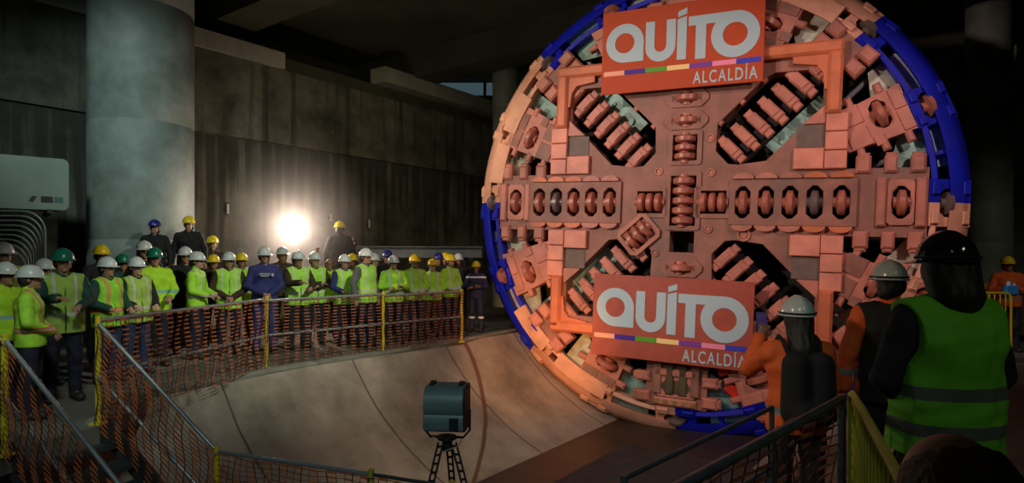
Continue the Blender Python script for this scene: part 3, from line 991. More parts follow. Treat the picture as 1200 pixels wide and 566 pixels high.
# ------------------------------------------------------------------ figures: distance fields turned into one continuous surface
class Field:
    def __init__(s, lo, hi, h):
        s.lo = np.array(lo, float); s.h = h
        s.n = np.ceil((np.array(hi) - s.lo) / h).astype(int) + 1
        s.d = np.full(s.n, 1.0, dtype=np.float32)

    def _win(s, a, b):
        i0 = np.maximum(np.floor((np.array(a) - s.lo) / s.h).astype(int), 0)
        i1 = np.minimum(np.ceil((np.array(b) - s.lo) / s.h).astype(int) + 1, s.n)
        if np.any(i1 <= i0):
            return None
        sl = tuple(slice(i0[k], i1[k]) for k in range(3))
        ax = [(s.lo[k] + s.h * np.arange(i0[k], i1[k])).astype(np.float32) for k in range(3)]
        return sl, np.meshgrid(*ax, indexing='ij')

    def _join(s, sl, d, k, cut=False):
        o = s.d[sl]
        if cut:
            s.d[sl] = np.maximum(o, -d)
        elif k <= 0:
            s.d[sl] = np.minimum(o, d)
        else:
            h = np.clip(0.5 + 0.5 * (o - d) / k, 0, 1)
            s.d[sl] = o * (1 - h) + d * h - k * h * (1 - h)

    def cone(s, a, b, ra, rb, k=0.02, flat=(1, 1, 1), cut=False):
        a = np.array(a, float); b = np.array(b, float)
        m = max(ra, rb) / min(flat) + 0.05
        w_ = s._win(np.minimum(a, b) - m, np.maximum(a, b) + m)
        if w_ is None: return
        sl, (X, Y, Z) = w_
        fx, fy, fz = flat
        px, py, pz = (X - a[0]) * fx, (Y - a[1]) * fy, (Z - a[2]) * fz
        q = (b - a) * np.array(flat)
        L = float(q @ q) + 1e-9
        t = np.clip((px * q[0] + py * q[1] + pz * q[2]) / L, 0, 1)
        d = np.sqrt((px - t * q[0]) ** 2 + (py - t * q[1]) ** 2 + (pz - t * q[2]) ** 2) - (ra + (rb - ra) * t)
        s._join(sl, d / max(flat), k, cut)

    def ell(s, c, r, k=0.02, cut=False, rot=None):
        c = np.array(c, float); r = np.array(r, float)
        m = r.max() + 0.05
        w_ = s._win(c - m, c + m)
        if w_ is None: return
        sl, (X, Y, Z) = w_
        P = [X - c[0], Y - c[1], Z - c[2]]
        if rot is not None:
            Rt = np.array(rot).T
            P = [Rt[i, 0] * P[0] + Rt[i, 1] * P[1] + Rt[i, 2] * P[2] for i in range(3)]
        k0 = np.sqrt((P[0] / r[0]) ** 2 + (P[1] / r[1]) ** 2 + (P[2] / r[2]) ** 2)
        k1 = np.sqrt((P[0] / r[0] ** 2) ** 2 + (P[1] / r[1] ** 2) ** 2 + (P[2] / r[2] ** 2) ** 2) + 1e-6
        s._join(sl, k0 * (k0 - 1) / k1, k, cut)

    def coords(s):
        return np.meshgrid(*[(s.lo[k] + s.h * np.arange(s.n[k])).astype(np.float32) for k in range(3)], indexing='ij')

    def mesh(s, name):
        d = s.d
        ins = d < 0
        nx_, ny_, nz_ = (d.shape[k] - 1 for k in range(3))
        acc = np.zeros((nx_, ny_, nz_, 3), np.float32); cnt = np.zeros((nx_, ny_, nz_), np.float32)
        for ax in range(3):
            o1, o2 = [k for k in range(3) if k != ax]
            for i in (0, 1):
                for j in (0, 1):
                    st = [0, 0, 0]; st[o1] = i; st[o2] = j
                    en = list(st); en[ax] = 1
                    A = d[st[0]:st[0] + nx_, st[1]:st[1] + ny_, st[2]:st[2] + nz_]
                    B = d[en[0]:en[0] + nx_, en[1]:en[1] + ny_, en[2]:en[2] + nz_]
                    m = (A < 0) != (B < 0)
                    t = np.where(m, A / np.where(m, A - B, 1), 0)
                    for c in range(3):
                        acc[..., c] += np.where(m, (t if c == ax else st[c]), 0)
                    cnt += m
        act = cnt > 0
        idx = np.full(act.shape, -1, np.int64)
        idx[act] = np.arange(act.sum())
        ii = np.argwhere(act)
        v = (ii + acc[act] / cnt[act][:, None]) * s.h + s.lo
        faces = []
        for ax in range(3):
            o1, o2 = (ax + 1) % 3, (ax + 2) % 3
            sh = [slice(1, nx_), slice(1, ny_), slice(1, nz_)]
            sh[ax] = slice(0, (nx_, ny_, nz_)[ax])
            A = ins[tuple(sh)]
            sh2 = list(sh); sh2[ax] = slice(1, (nx_, ny_, nz_)[ax] + 1)
            B = ins[tuple(sh2)]
            base = [sh[0].start, sh[1].start, sh[2].start]
            for m, flip in ((A & ~B, False), (~A & B, True)):
                p = np.argwhere(m) + np.array(base)
                if not len(p): continue
                q = []
                for (da, db) in ((0, 0), (1, 0), (1, 1), (0, 1)):
                    r_ = p.copy(); r_[:, o1] -= da; r_[:, o2] -= db
                    q.append(idx[r_[:, 0], r_[:, 1], r_[:, 2]])
                q = np.stack(q, 1)
                if flip: q = q[:, ::-1]
                q = q[(q >= 0).all(1)]
                faces.append(q)
        fc = np.concatenate(faces)
        me = bpy.data.meshes.new(name)
        me.vertices.add(len(v)); me.vertices.foreach_set('co', v.astype(np.float32).ravel())
        me.loops.add(len(fc) * 4); me.loops.foreach_set('vertex_index', fc.astype(np.int32).ravel())
        me.polygons.add(len(fc)); me.polygons.foreach_set('loop_start', np.arange(0, len(fc) * 4, 4, dtype=np.int32))
        me.polygons.foreach_set('use_smooth', np.ones(len(fc), bool))
        me.update(calc_edges=True)
        return me


def pose(arms='rest', legs='stand', lean=0.0, twist=0.0, headturn=(0, 0)):
    """joint positions of a 1.74 m figure that faces -Y"""
    J = {}
    J['pelvis'] = (0, 0, 0.93); J['waist'] = (0, 0.01, 1.06); J['chest'] = (0, 0.015, 1.27); J['neck'] = (0, 0.02, 1.47); J['head'] = (0, -0.005, 1.62)
    for s_, n in ((-1, 'r'), (1, 'l')):
        J['hip' + n] = (0.095 * s_, 0, 0.90)
        J['knee' + n] = (0.115 * s_, -0.01, 0.49)
        J['ank' + n] = (0.125 * s_, 0.03, 0.09)
        J['toe' + n] = (0.145 * s_, -0.13, 0.035)
        J['sho' + n] = (0.180 * s_, 0.015, 1.392)
    A = {
        'rest': (((-.265, -.02, 1.14), (-.17, -.22, 1.06)), ((.265, -.02, 1.14), (.17, -.22, 1.05))),
        'down': (((-.275, .04, 1.13), (-.29, -.03, .88)), ((.275, .04, 1.13), (.29, -.03, .88))),
        'crossed': (((-.275, -.05, 1.15), (.03, -.20, 1.17)), ((.275, -.05, 1.15), (-.03, -.235, 1.13))),
        'clasp': (((-.27, -.01, 1.13), (-.045, -.21, 1.0)), ((.27, -.01, 1.13), (.045, -.20, .99))),
        'raise': (((-.30, -.10, 1.60), (-.26, -.16, 1.86)), ((.26, .02, 1.13), (.20, -.18, 1.04))),
        'reach': (((-.25, -.16, 1.20), (-.12, -.42, 1.22)), ((.25, -.10, 1.17), (.10, -.36, 1.12))),
        'phone': (((-.26, -.05, 1.15), (-.14, -.24, 1.16)), ((.27, -.20, 1.24), (.16, -.28, 1.45))),
        'hip': (((-.33, .04, 1.16), (-.20, -.06, .99)), ((.255, .03, 1.13), (.26, -.06, .89))),
    }[arms]
    for (el, wr), n in zip(A, ('r', 'l')):
        J['elb' + n] = el; J['wri' + n] = wr
    return J


def hand(f, w, e, s_, hr=0.0095, curl=0.35, k=0.006):
    """palm, four unequal bent fingers and a thumb leaving the side of the palm"""
    w = Vector(w); e = Vector(e)
    d = (w - e).normalized()
    side = Vector((s_, 0, 0)) - d * d.dot(Vector((s_, 0, 0)))
    if side.length < 0.3:
        side = Vector((0, -1, 0)) - d * d.dot(Vector((0, -1, 0)))
    side.normalize()
    nrm = d.cross(side).normalized()
    if nrm.z > 0: nrm = -nrm
    tn = -side                                   # thumb side, towards the middle of the body
    f.cone(w - d * 0.02, w + d * 0.03, 0.024, 0.027, 0.02)
    for q in (-0.022, 0.0, 0.022):
        f.cone(w + d * 0.02 + side * q * 0.6, w + d * 0.085 + side * q, 0.016, 0.0135, 0.012)
    for q, ln in ((-0.036, 0.062), (-0.012, 0.074), (0.012, 0.068), (0.036, 0.052)):
        a = w + d * 0.085 + side * q * 0.85
        b = a + (d * math.cos(curl) + nrm * math.sin(curl)) * ln * 0.5 + side * q * 0.10
        c = b + (d * math.cos(curl * 2.6) + nrm * math.sin(curl * 2.6)) * ln * 0.5
        f.cone(a, b, hr, hr * 0.95, k); f.cone(b, c, hr * 0.92, hr * 0.8, k)
    a = w + d * 0.03 + tn * 0.022
    b = a + (d * 0.6 + tn * 0.7 + nrm * 0.2).normalized() * 0.038
    c = b + (d * 0.85 + tn * 0.25 + nrm * 0.3).normalized() * 0.030
    f.cone(a, b, hr * 1.35, hr * 1.15, 0.01); f.cone(b, c, hr * 1.1, hr * 0.9, k)


def torso(f, J, g=0.0, k=0.05):
    f.cone(J['pelvis'], J['waist'], 0.135 + g, 0.122 + g, k, (0.80, 1.12, 1))
    f.cone(J['waist'], J['chest'], 0.120 + g, 0.142 + g, k, (0.80, 1.15, 1))
    f.cone((-0.085, .015, 1.325), (0.085, .015, 1.325), 0.085 + g, 0.085 + g, k)
    for n in 'rl':
        sx = J['sho' + n][0]
        f.cone((0, 0.022, 1.435), (sx, .015, 1.392), 0.062 + g * 0.6, 0.052 + g * 0.8, 0.03)


def limbs(f, J, g=0.0, arms=True, legs=True, k=0.03, hem=0.0):
    for n in 'rl':
        if arms:
            f.cone(J['sho' + n], J['elb' + n], 0.050 + g, 0.042 + g * 0.8, 0.016)
            f.cone(J['elb' + n], J['wri' + n], 0.041 + g * 0.8, 0.027 + g * 0.8 + hem, 0.012)
        if legs:
            f.cone(J['hip' + n], J['knee' + n], 0.088 + g, 0.056 + g, k)
            kn = np.array(J['knee' + n]); an = np.array(J['ank' + n])
            f.cone(kn, kn * 0.62 + an * 0.38 + np.array([0, 0.018, 0]), 0.055 + g, 0.055 + g, 0.03)
            f.cone(kn * 0.62 + an * 0.38 + np.array([0, 0.018, 0]), an, 0.053 + g, 0.036 + g + hem, 0.03)


BODIES = {}


def body_mesh(key, J, h):
    f = Field((-0.48, -0.62, -0.03), (0.48, 0.30, 2.10 if J['wrir'][2] > 1.7 else 1.80), h)
    torso(f, J); limbs(f, J)
    f.cone(J['neck'], (0, 0.0, 1.57), 0.056, 0.052, 0.03)
    hx, hy, hz = J['head']
    f.ell((0, hy + 0.012, hz + 0.025), (0.076, 0.096, 0.098), 0.01)          # skull
    f.ell((0, hy - 0.022, hz - 0.045), (0.056, 0.066, 0.070), 0.03)          # jaw
    f.ell((0, hy - 0.072, hz - 0.098), (0.020, 0.018, 0.016), 0.02)          # chin
    f.cone((0, hy - 0.082, hz + 0.012), (0, hy - 0.106, hz - 0.030), 0.008, 0.013, 0.012)   # nose
    f.cone((-0.034, hy - 0.078, hz + 0.026), (0.034, hy - 0.078, hz + 0.026), 0.010, 0.010, 0.012)
    for s_ in (-1, 1):
        f.ell((0.032 * s_, hy - 0.092, hz + 0.004), (0.015, 0.012, 0.009), 0.0, cut=True)
        f.ell((0.031 * s_, hy - 0.079, hz + 0.004), (0.013, 0.012, 0.010), 0.003)
        f.ell((0.080 * s_, hy + 0.012, hz - 0.008), (0.012, 0.020, 0.032), 0.006)
    f.ell((0, hy - 0.086, hz - 0.060), (0.024, 0.010, 0.007), 0.006)
    for n, s_ in (('r', -1), ('l', 1)):
        hand(f, J['wri' + n], J['elb' + n], s_)
        f.cone(J['ank' + n], J['toe' + n], 0.036, 0.030, 0.02)
        f.cone(J['ank' + n], (J['ank' + n][0], 0.06, 0.04), 0.036, 0.032, 0.02)
    me = f.mesh('person')
    # skin, eyes and lips as painted faces of the one surface
    co = np.empty(len(me.vertices) * 3, np.float32); me.vertices.foreach_get('co', co); co = co.reshape(-1, 3)
    lp = np.empty(len(me.loops), np.int32); me.loops.foreach_get('vertex_index', lp)
    c = co[lp.reshape(-1, 4)].mean(1)
    mi = np.zeros(len(c), np.int32)
    eye = (np.abs(np.abs(c[:, 0]) - 0.031) < 0.012) & (np.abs(c[:, 2] - (hz + 0.004)) < 0.0065) & (c[:, 1] < hy - 0.06)
    lip = (np.abs(c[:, 0]) < 0.022) & (np.abs(c[:, 2] - (hz - 0.060)) < 0.007) & (c[:, 1] < hy - 0.06)
    brow = (np.abs(np.abs(c[:, 0]) - 0.032) < 0.018) & (np.abs(c[:, 2] - (hz + 0.024)) < 0.005) & (c[:, 1] < hy - 0.06)
    mi[eye | brow] = 1; mi[lip] = 2
    me.polygons.foreach_set('material_index', mi)
    return me


def wrinkle(f, amp=0.006, sc=1.0):
    X, Y, Z = f.coords()
    f.d += amp * (np.sin(31 * sc * Z + 9 * X + 4 * np.sin(13 * X + 7 * Y)) * 0.6 + np.sin(23 * sc * X + 17 * Z + 3 * np.sin(19 * Z)) * 0.4)


def jacket_mesh(J, h, g=0.024, hem=0.84, loose=0.0):
    f = Field((-0.48, -0.55, hem - 0.03), (0.48, 0.30, 2.0 if J['wrir'][2] > 1.7 else 1.60), h)
    torso(f, J, g + loose * 0.5); limbs(f, J, g, legs=False, hem=0.006)
    f.cone((0, 0.0, 0.86), (0, 0.0, 1.0), 0.14 + g + loose, 0.13 + g + loose, 0.04, (0.82, 1.1, 1))
    f.cone((0, 0.022, 1.46), (0, 0.012, 1.525), 0.070, 0.066, 0.02)
    wrinkle(f, 0.005)
    X, Y, Z = f.coords()
    f.d = np.maximum(f.d, hem - Z)
    f.cone((0, 0.0, 1.50), (0, -0.01, 1.60), 0.055, 0.062, cut=True)
    for n in 'rl':
        w_ = Vector(J['wri' + n]); e = Vector(J['elb' + n]); d = (w_ - e).normalized()
        f.ell(w_ + d * 0.075, (0.066, 0.066, 0.066), cut=True)
    return f.mesh('jacket')


def vest_mesh(J, h, g=0.044, hem=0.80, wide=0.0, vneck=True):
    f = Field((-0.40, -0.33, hem - 0.03), (0.40, 0.33, 1.58), h)
    torso(f, J, g + wide)
    f.cone((0, 0.0, hem + 0.02), (0, 0.0, 1.0), 0.14 + g + wide, 0.132 + g + wide, 0.04, (0.82, 1.1, 1))
    wrinkle(f, 0.006, 0.7)
    X, Y, Z = f.coords()
    f.d = np.maximum(f.d, hem - Z)
    f.d = np.maximum(f.d, np.abs(X) - (0.205 + wide))
    for s_ in (-1, 1):
        f.ell((0.258 * s_ + s_ * wide * 0.6, 0.01, 1.33), (0.082, 0.25, 0.17), cut=True)
    f.cone((0, 0.02, 1.47), (0, 0.0, 1.62), 0.082, 0.10, cut=True)
    if vneck:
        f.cone((0, -0.17, 1.30), (0, -0.10, 1.55), 0.012, 0.085, cut=True)
        f.d = np.maximum(f.d, -np.maximum(np.abs(X) - 0.006, np.maximum(Y + 0.12, hem - Z)))
    return f.mesh('vest')


def trouser_mesh(J, h, g=0.016, top=1.02):
    f = Field((-0.30, -0.25, 0.03), (0.30, 0.26, top + 0.05), h)
    f.cone(J['pelvis'], J['waist'], 0.135 + g, 0.122 + g, 0.05, (0.80, 1.12, 1))
    limbs(f, J, g, arms=False, hem=0.014)
    wrinkle(f, 0.005, 1.2)
    X, Y, Z = f.coords()
    f.d = np.maximum(np.maximum(f.d, Z - top), 0.075 - Z)
    return f.mesh('trousers')


def boot_mesh(J, n, h):
    a = J['ank' + n]; t = J['toe' + n]
    f = Field((a[0] - 0.12, -0.24, -0.005), (a[0] + 0.12, 0.16, 0.26), h)
    f.cone((a[0], a[1], 0.20), (a[0], a[1], 0.07), 0.052, 0.052, 0.02)
    f.cone((a[0], a[1] + 0.02, 0.055), (t[0], t[1] + 0.01, 0.045), 0.052, 0.045, 0.03)
    f.ell((t[0], t[1], 0.05), (0.053, 0.065, 0.045), 0.02)
    X, Y, Z = f.coords()
    f.d = np.maximum(f.d, 0.004 - Z); f.d = np.maximum(f.d, Z - 0.21)
    return f.mesh('boot')


def hair_mesh(h, long=False):
    hz = 1.62
    f = Field((-0.20, -0.16, 1.15), (0.20, 0.24, 1.78), h)
    f.ell((0, 0.022, hz + 0.028), (0.086, 0.098, 0.102), 0.01)
    if long == 'bob':
        f.cone((-0.02, 0.04, 1.60), (-0.02, 0.075, 1.50), 0.090, 0.085, 0.04); f.cone((0.03, 0.04, 1.60), (0.03, 0.075, 1.50), 0.088, 0.08, 0.04)
    elif long:
        f.cone((0, 0.045, 1.60), (0, 0.105, 1.42), 0.092, 0.085, 0.04)
        f.cone((0, 0.105, 1.42), (0.0, 0.140, 1.26), 0.085, 0.058, 0.04)
    else:
        f.cone((-.03, 0.05, 1.60), (.03, 0.05, 1.56), 0.062, 0.058, 0.03)
    X, Y, Z = f.coords()
    f.d = np.maximum(f.d, -(Y + 0.045 - np.clip((Z - 1.66), 0, 1) * 1.2))
    f.d += 0.003 * np.sin(140 * X) * np.sin(22 * Z)
    return f.mesh('hair')


def helmet_mesh(kind='peak'):
    """hard hat: domed shell, centre ridge, peak and rim; centred on the head"""
    mb = MB()
    cx, cy, cz = 0.0, 0.008, 1.655
    na, nb = 36, 10
    vs = []; fs = []
    rings = []
    for j in range(nb + 1):
        t = R(90) * j / nb
        for i in range(na):
            a = 2 * math.pi * i / na
            r_ = math.cos(t) ** 0.9 if t < R(89.9) else 0.0
            x_ = 0.112 * r_ * math.cos(a); y_ = 0.135 * r_ * math.sin(a)
            z_ = 0.128 * math.sin(t)
            rid = math.exp(-((x_ / 0.022) ** 4)) * 0.008 * (1 if t > R(12) else 0)
            rings.append((cx + x_, cy + y_, cz + z_ + rid))
    for j in range(nb):
        for i in range(na):
            i2 = (i + 1) % na
            fs.append((j * na + i, j * na + i2, (j + 1) * na + i2, (j + 1) * na + i))
    mb.add(rings, fs)
    # rim and peak
    prof_o = []; prof_i = []; prof_u = []
    for i in range(na):
        a = 2 * math.pi * i / na
        x_, y_ = math.cos(a), math.sin(a)
        front = max(0.0, -y_) ** 1.6
        ex = 0.012 + 0.045 * front
        prof_i.append((cx + 0.112 * x_, cy + 0.135 * y_, cz + 0.004))
        prof_o.append((cx + (0.112 + ex) * x_, cy + (0.135 + ex) * y_, cz - 0.006 - 0.012 * front))
        prof_u.append((cx + (0.108) * x_, cy + (0.131) * y_, cz - 0.012))
    n0 = na
    mb.add(prof_i + prof_o + prof_u, [(i, (i + 1) % n0, (i + 1) % n0 + n0, i + n0) for i in range(n0)] + [(i + n0, (i + 1) % n0 + n0, (i + 1) % n0 + 2 * n0, i + 2 * n0) for i in range(n0)])
    me_o = mb.build('helmet', [mat('tmp', (1, 1, 1))], smooth=True)
    me = me_o.data
    bpy.data.objects.remove(me_o)
    return me


SKINS = [mat('skin_a', (0.42, 0.22, 0.14), 0.55, var=0.08, scale=30), mat('skin_b', (0.34, 0.17, 0.10), 0.55, var=0.08, scale=30), mat('skin_c', (0.50, 0.29, 0.20), 0.55, var=0.08, scale=30)]
EYEM = mat('eye_dark', (0.03, 0.02, 0.018), 0.3)
LIPM = mat('lip', (0.35, 0.11, 0.08), 0.5)
HAIRM = mat('dark_hair', (0.016, 0.012, 0.010), 0.6, var=0.3, scale=40)
BOOTM = mat('boot_leather', (0.03, 0.025, 0.02), 0.6)
HM = {
    'white': mat('helmet_white', (0.62, 0.66, 0.66), 0.28, var=0.06, scale=8),
    'yellow': mat('helmet_yellow', (0.80, 0.58, 0.01), 0.3, var=0.06, scale=8),
    'green': mat('helmet_green', (0.01, 0.16, 0.10), 0.28, var=0.06, scale=8),
    'blue': mat('helmet_blue', (0.02, 0.025, 0.20), 0.3, var=0.06, scale=8),
    'black': mat('helmet_black', (0.010, 0.010, 0.011), 0.12, coat=0.6),
    'grey': mat('helmet_grey', (0.55, 0.60, 0.59), 0.22, coat=0.5),
}
CLOTH = {
    'navy': mat('cloth_navy', (0.009, 0.011, 0.03), 0.8, var=0.2, scale=12, bump=0.2),
    'royal': mat('cloth_royal', (0.028, 0.035, 0.16), 0.8, var=0.2, scale=12, bump=0.2),
    'black': mat('cloth_black', (0.010, 0.011, 0.012), 0.85, var=0.2, scale=12, bump=0.2),
    'darkgreen': mat('cloth_dark_green', (0.010, 0.055, 0.045), 0.8, var=0.2, scale=12, bump=0.2),
    'brown': mat('cloth_brown', (0.05, 0.028, 0.018), 0.85, var=0.2, scale=12, bump=0.2),
    'grey': mat('cloth_grey', (0.12, 0.12, 0.11), 0.85, var=0.2, scale=12, bump=0.2),
    'jeans': mat('cloth_jeans', (0.012, 0.03, 0.09), 0.85, var=0.3, scale=18, bump=0.2),
    'white': mat('cloth_white', (0.55, 0.55, 0.52), 0.8, var=0.1, scale=12),
    'orange': mat('cloth_orange', (0.80, 0.13, 0.02), 0.75, var=0.15, scale=10, bump=0.25),
    'red': mat('cloth_red', (0.45, 0.03, 0.02), 0.8, var=0.15, scale=10, bump=0.2),
    'limejacket': hivis('lime_jacket', (0.42, 0.84, 0.05), zb=((1.02, 1.07),), xb=((0.085, 0.12),)),
    'limeorange': hivis('lime_jacket_orange_bands', (0.42, 0.82, 0.05), silver=(0.55, 0.42, 0.34), zb=((1.02, 1.05),), xb=((0.085, 0.105),), edge=(0.75, 0.14, 0.02)),
    'yellowjacket': hivis('yellow_jacket', (0.42, 0.74, 0.02), silver=(0.22, 0.45, 0.34), zb=((1.10, 1.15),)),
    'orangejacket': hivis('orange_jacket', (0.84, 0.13, 0.02), silver=(0.25, 0.25, 0.26), zb=((0.97, 1.02),), xb=()),
    'navyrefl': hivis('navy_coverall', (0.014, 0.018, 0.06), silver=(0.75, 0.78, 0.80), zb=((1.36, 1.40),)),
    'navylegs': hivis('navy_coverall_legs', (0.014, 0.018, 0.06), silver=(0.75, 0.78, 0.80), zb=((0.34, 0.39),)),
}
VEST = {
    'lime': hivis('lime_vest', (0.42, 0.84, 0.09), silver=(0.55, 0.70, 0.45), zb=((1.00, 1.05),), xb=((0.09, 0.125),), edge=(0.55, 0.80, 0.04)),
    'limeorange': hivis('lime_vest_orange_band', (0.30, 0.70, 0.04), silver=(0.60, 0.36, 0.20), zb=((1.02, 1.05),), xb=((0.09, 0.11),), edge=(0.70, 0.20, 0.03)),
    'yellow': hivis('yellow_vest', (0.50, 0.72, 0.03), silver=(0.60, 0.62, 0.50), zb=((0.99, 1.04),), xb=((0.09, 0.12),)),
    'black': mat('black_vest', (0.012, 0.012, 0.012), 0.8),
    'greenband': hivis('green_vest_grey_bands', (0.17, 0.62, 0.03), silver=(0.12, 0.14, 0.13), zb=((1.06, 1.115), (0.90, 0.955))),
    'plain': hivis('faded_vest', (0.34, 0.50, 0.08), silver=(0.5, 0.5, 0.42), zb=((1.0, 1.04),), xb=((0.09, 0.12),)),
}
MESHES = {}
LASTP = []


def cached(key, fn):
    if key not in MESHES:
        MESHES[key] = fn()
    return MESHES[key]


def child(me, name, parent, mats, loc=None):
    o = bpy.data.objects.new(name, me)
    COL.objects.link(o); o.parent = parent
    if not isinstance(mats, (list, tuple)): mats = [mats]
    while len(me.materials) < len(mats): me.materials.append(None)
    for i, m in enumerate(mats):
        o.material_slots[i].link = 'OBJECT'; o.material_slots[i].material = m
    if loc: o.location = loc
    return o


def person(x, y, z, face, label, arms='rest', helmet='white', top='navy', vest=None, legs='navy', scale=1.0, skin=0, h=0.0125, group=None, fine=False,
           haircol=None, longhair=False, wide=0.0, hem=0.84, hturn=0.0):
    J = pose(arms)
    hb = 0.0075 if fine else 0.0115
    me = cached(('body', arms, hb), lambda: body_mesh('b', J, hb))
    b = bpy.data.objects.new('person', me)
    COL.objects.link(b)
    while len(me.materials) < 3: me.materials.append(None)
    for i, m in enumerate((SKINS[skin], EYEM, LIPM)):
        b.material_slots[i].link = 'OBJECT'; b.material_slots[i].material = m
    LASTP[:] = [b]
    b.location = (x, y, z); b.rotation_euler = (0, 0, face); b.scale = (scale,) * 3
    tag(b, label, 'person', group)
    hc = 0.009 if fine else 0.0125
    child(cached(('jacket', arms, hem, hc), lambda: jacket_mesh(J, hc, hem=hem)), 'jacket', b, CLOTH[top])
    child(cached(('trousers', hc), lambda: trouser_mesh(J, hc)), 'trousers', b, CLOTH[legs])
    for n in 'rl':
        child(cached(('boot', n), lambda: boot_mesh(J, n, 0.0125)), 'boot', b, BOOTM)
    if vest:
        child(cached(('vest', wide, vest, hc) if fine else ('vest', wide, hc), lambda: vest_mesh(J, hc, wide=wide, vneck=not fine)), 'vest', b, VEST[vest])
    child(cached(('hair', longhair, fine), lambda: hair_mesh(0.007 if fine else 0.01, longhair)), 'hair', b, haircol or HAIRM)
    if helmet:
        hm = child(cached('helmet', helmet_mesh), 'helmet', b, HM[helmet])
        if fine:
            mb = MB()
            pts = [(0.117 * math.cos(t), 0.008 + 0.140 * math.sin(t), 1.668) for t in [R(-20 + 220 * i / 30) for i in range(31)]]
            mb.tube(pts, 0.006, 6)
            mb.build('helmet_strap', CLOTH['black'], hm, smooth=True)
    return b


def at(px, depth):
    """ground X of something seen at column px of the photo, at this depth"""
    return (px - 600) / F * depth


def tall(ytop, depth, z0=0.0):
    """scale of a 1.783 m helmeted figure whose top is at this height"""
    return (EYE - (ytop - 300) / F * depth - z0) / 1.783


CROWD = 'spectators in helmets behind the net fence'
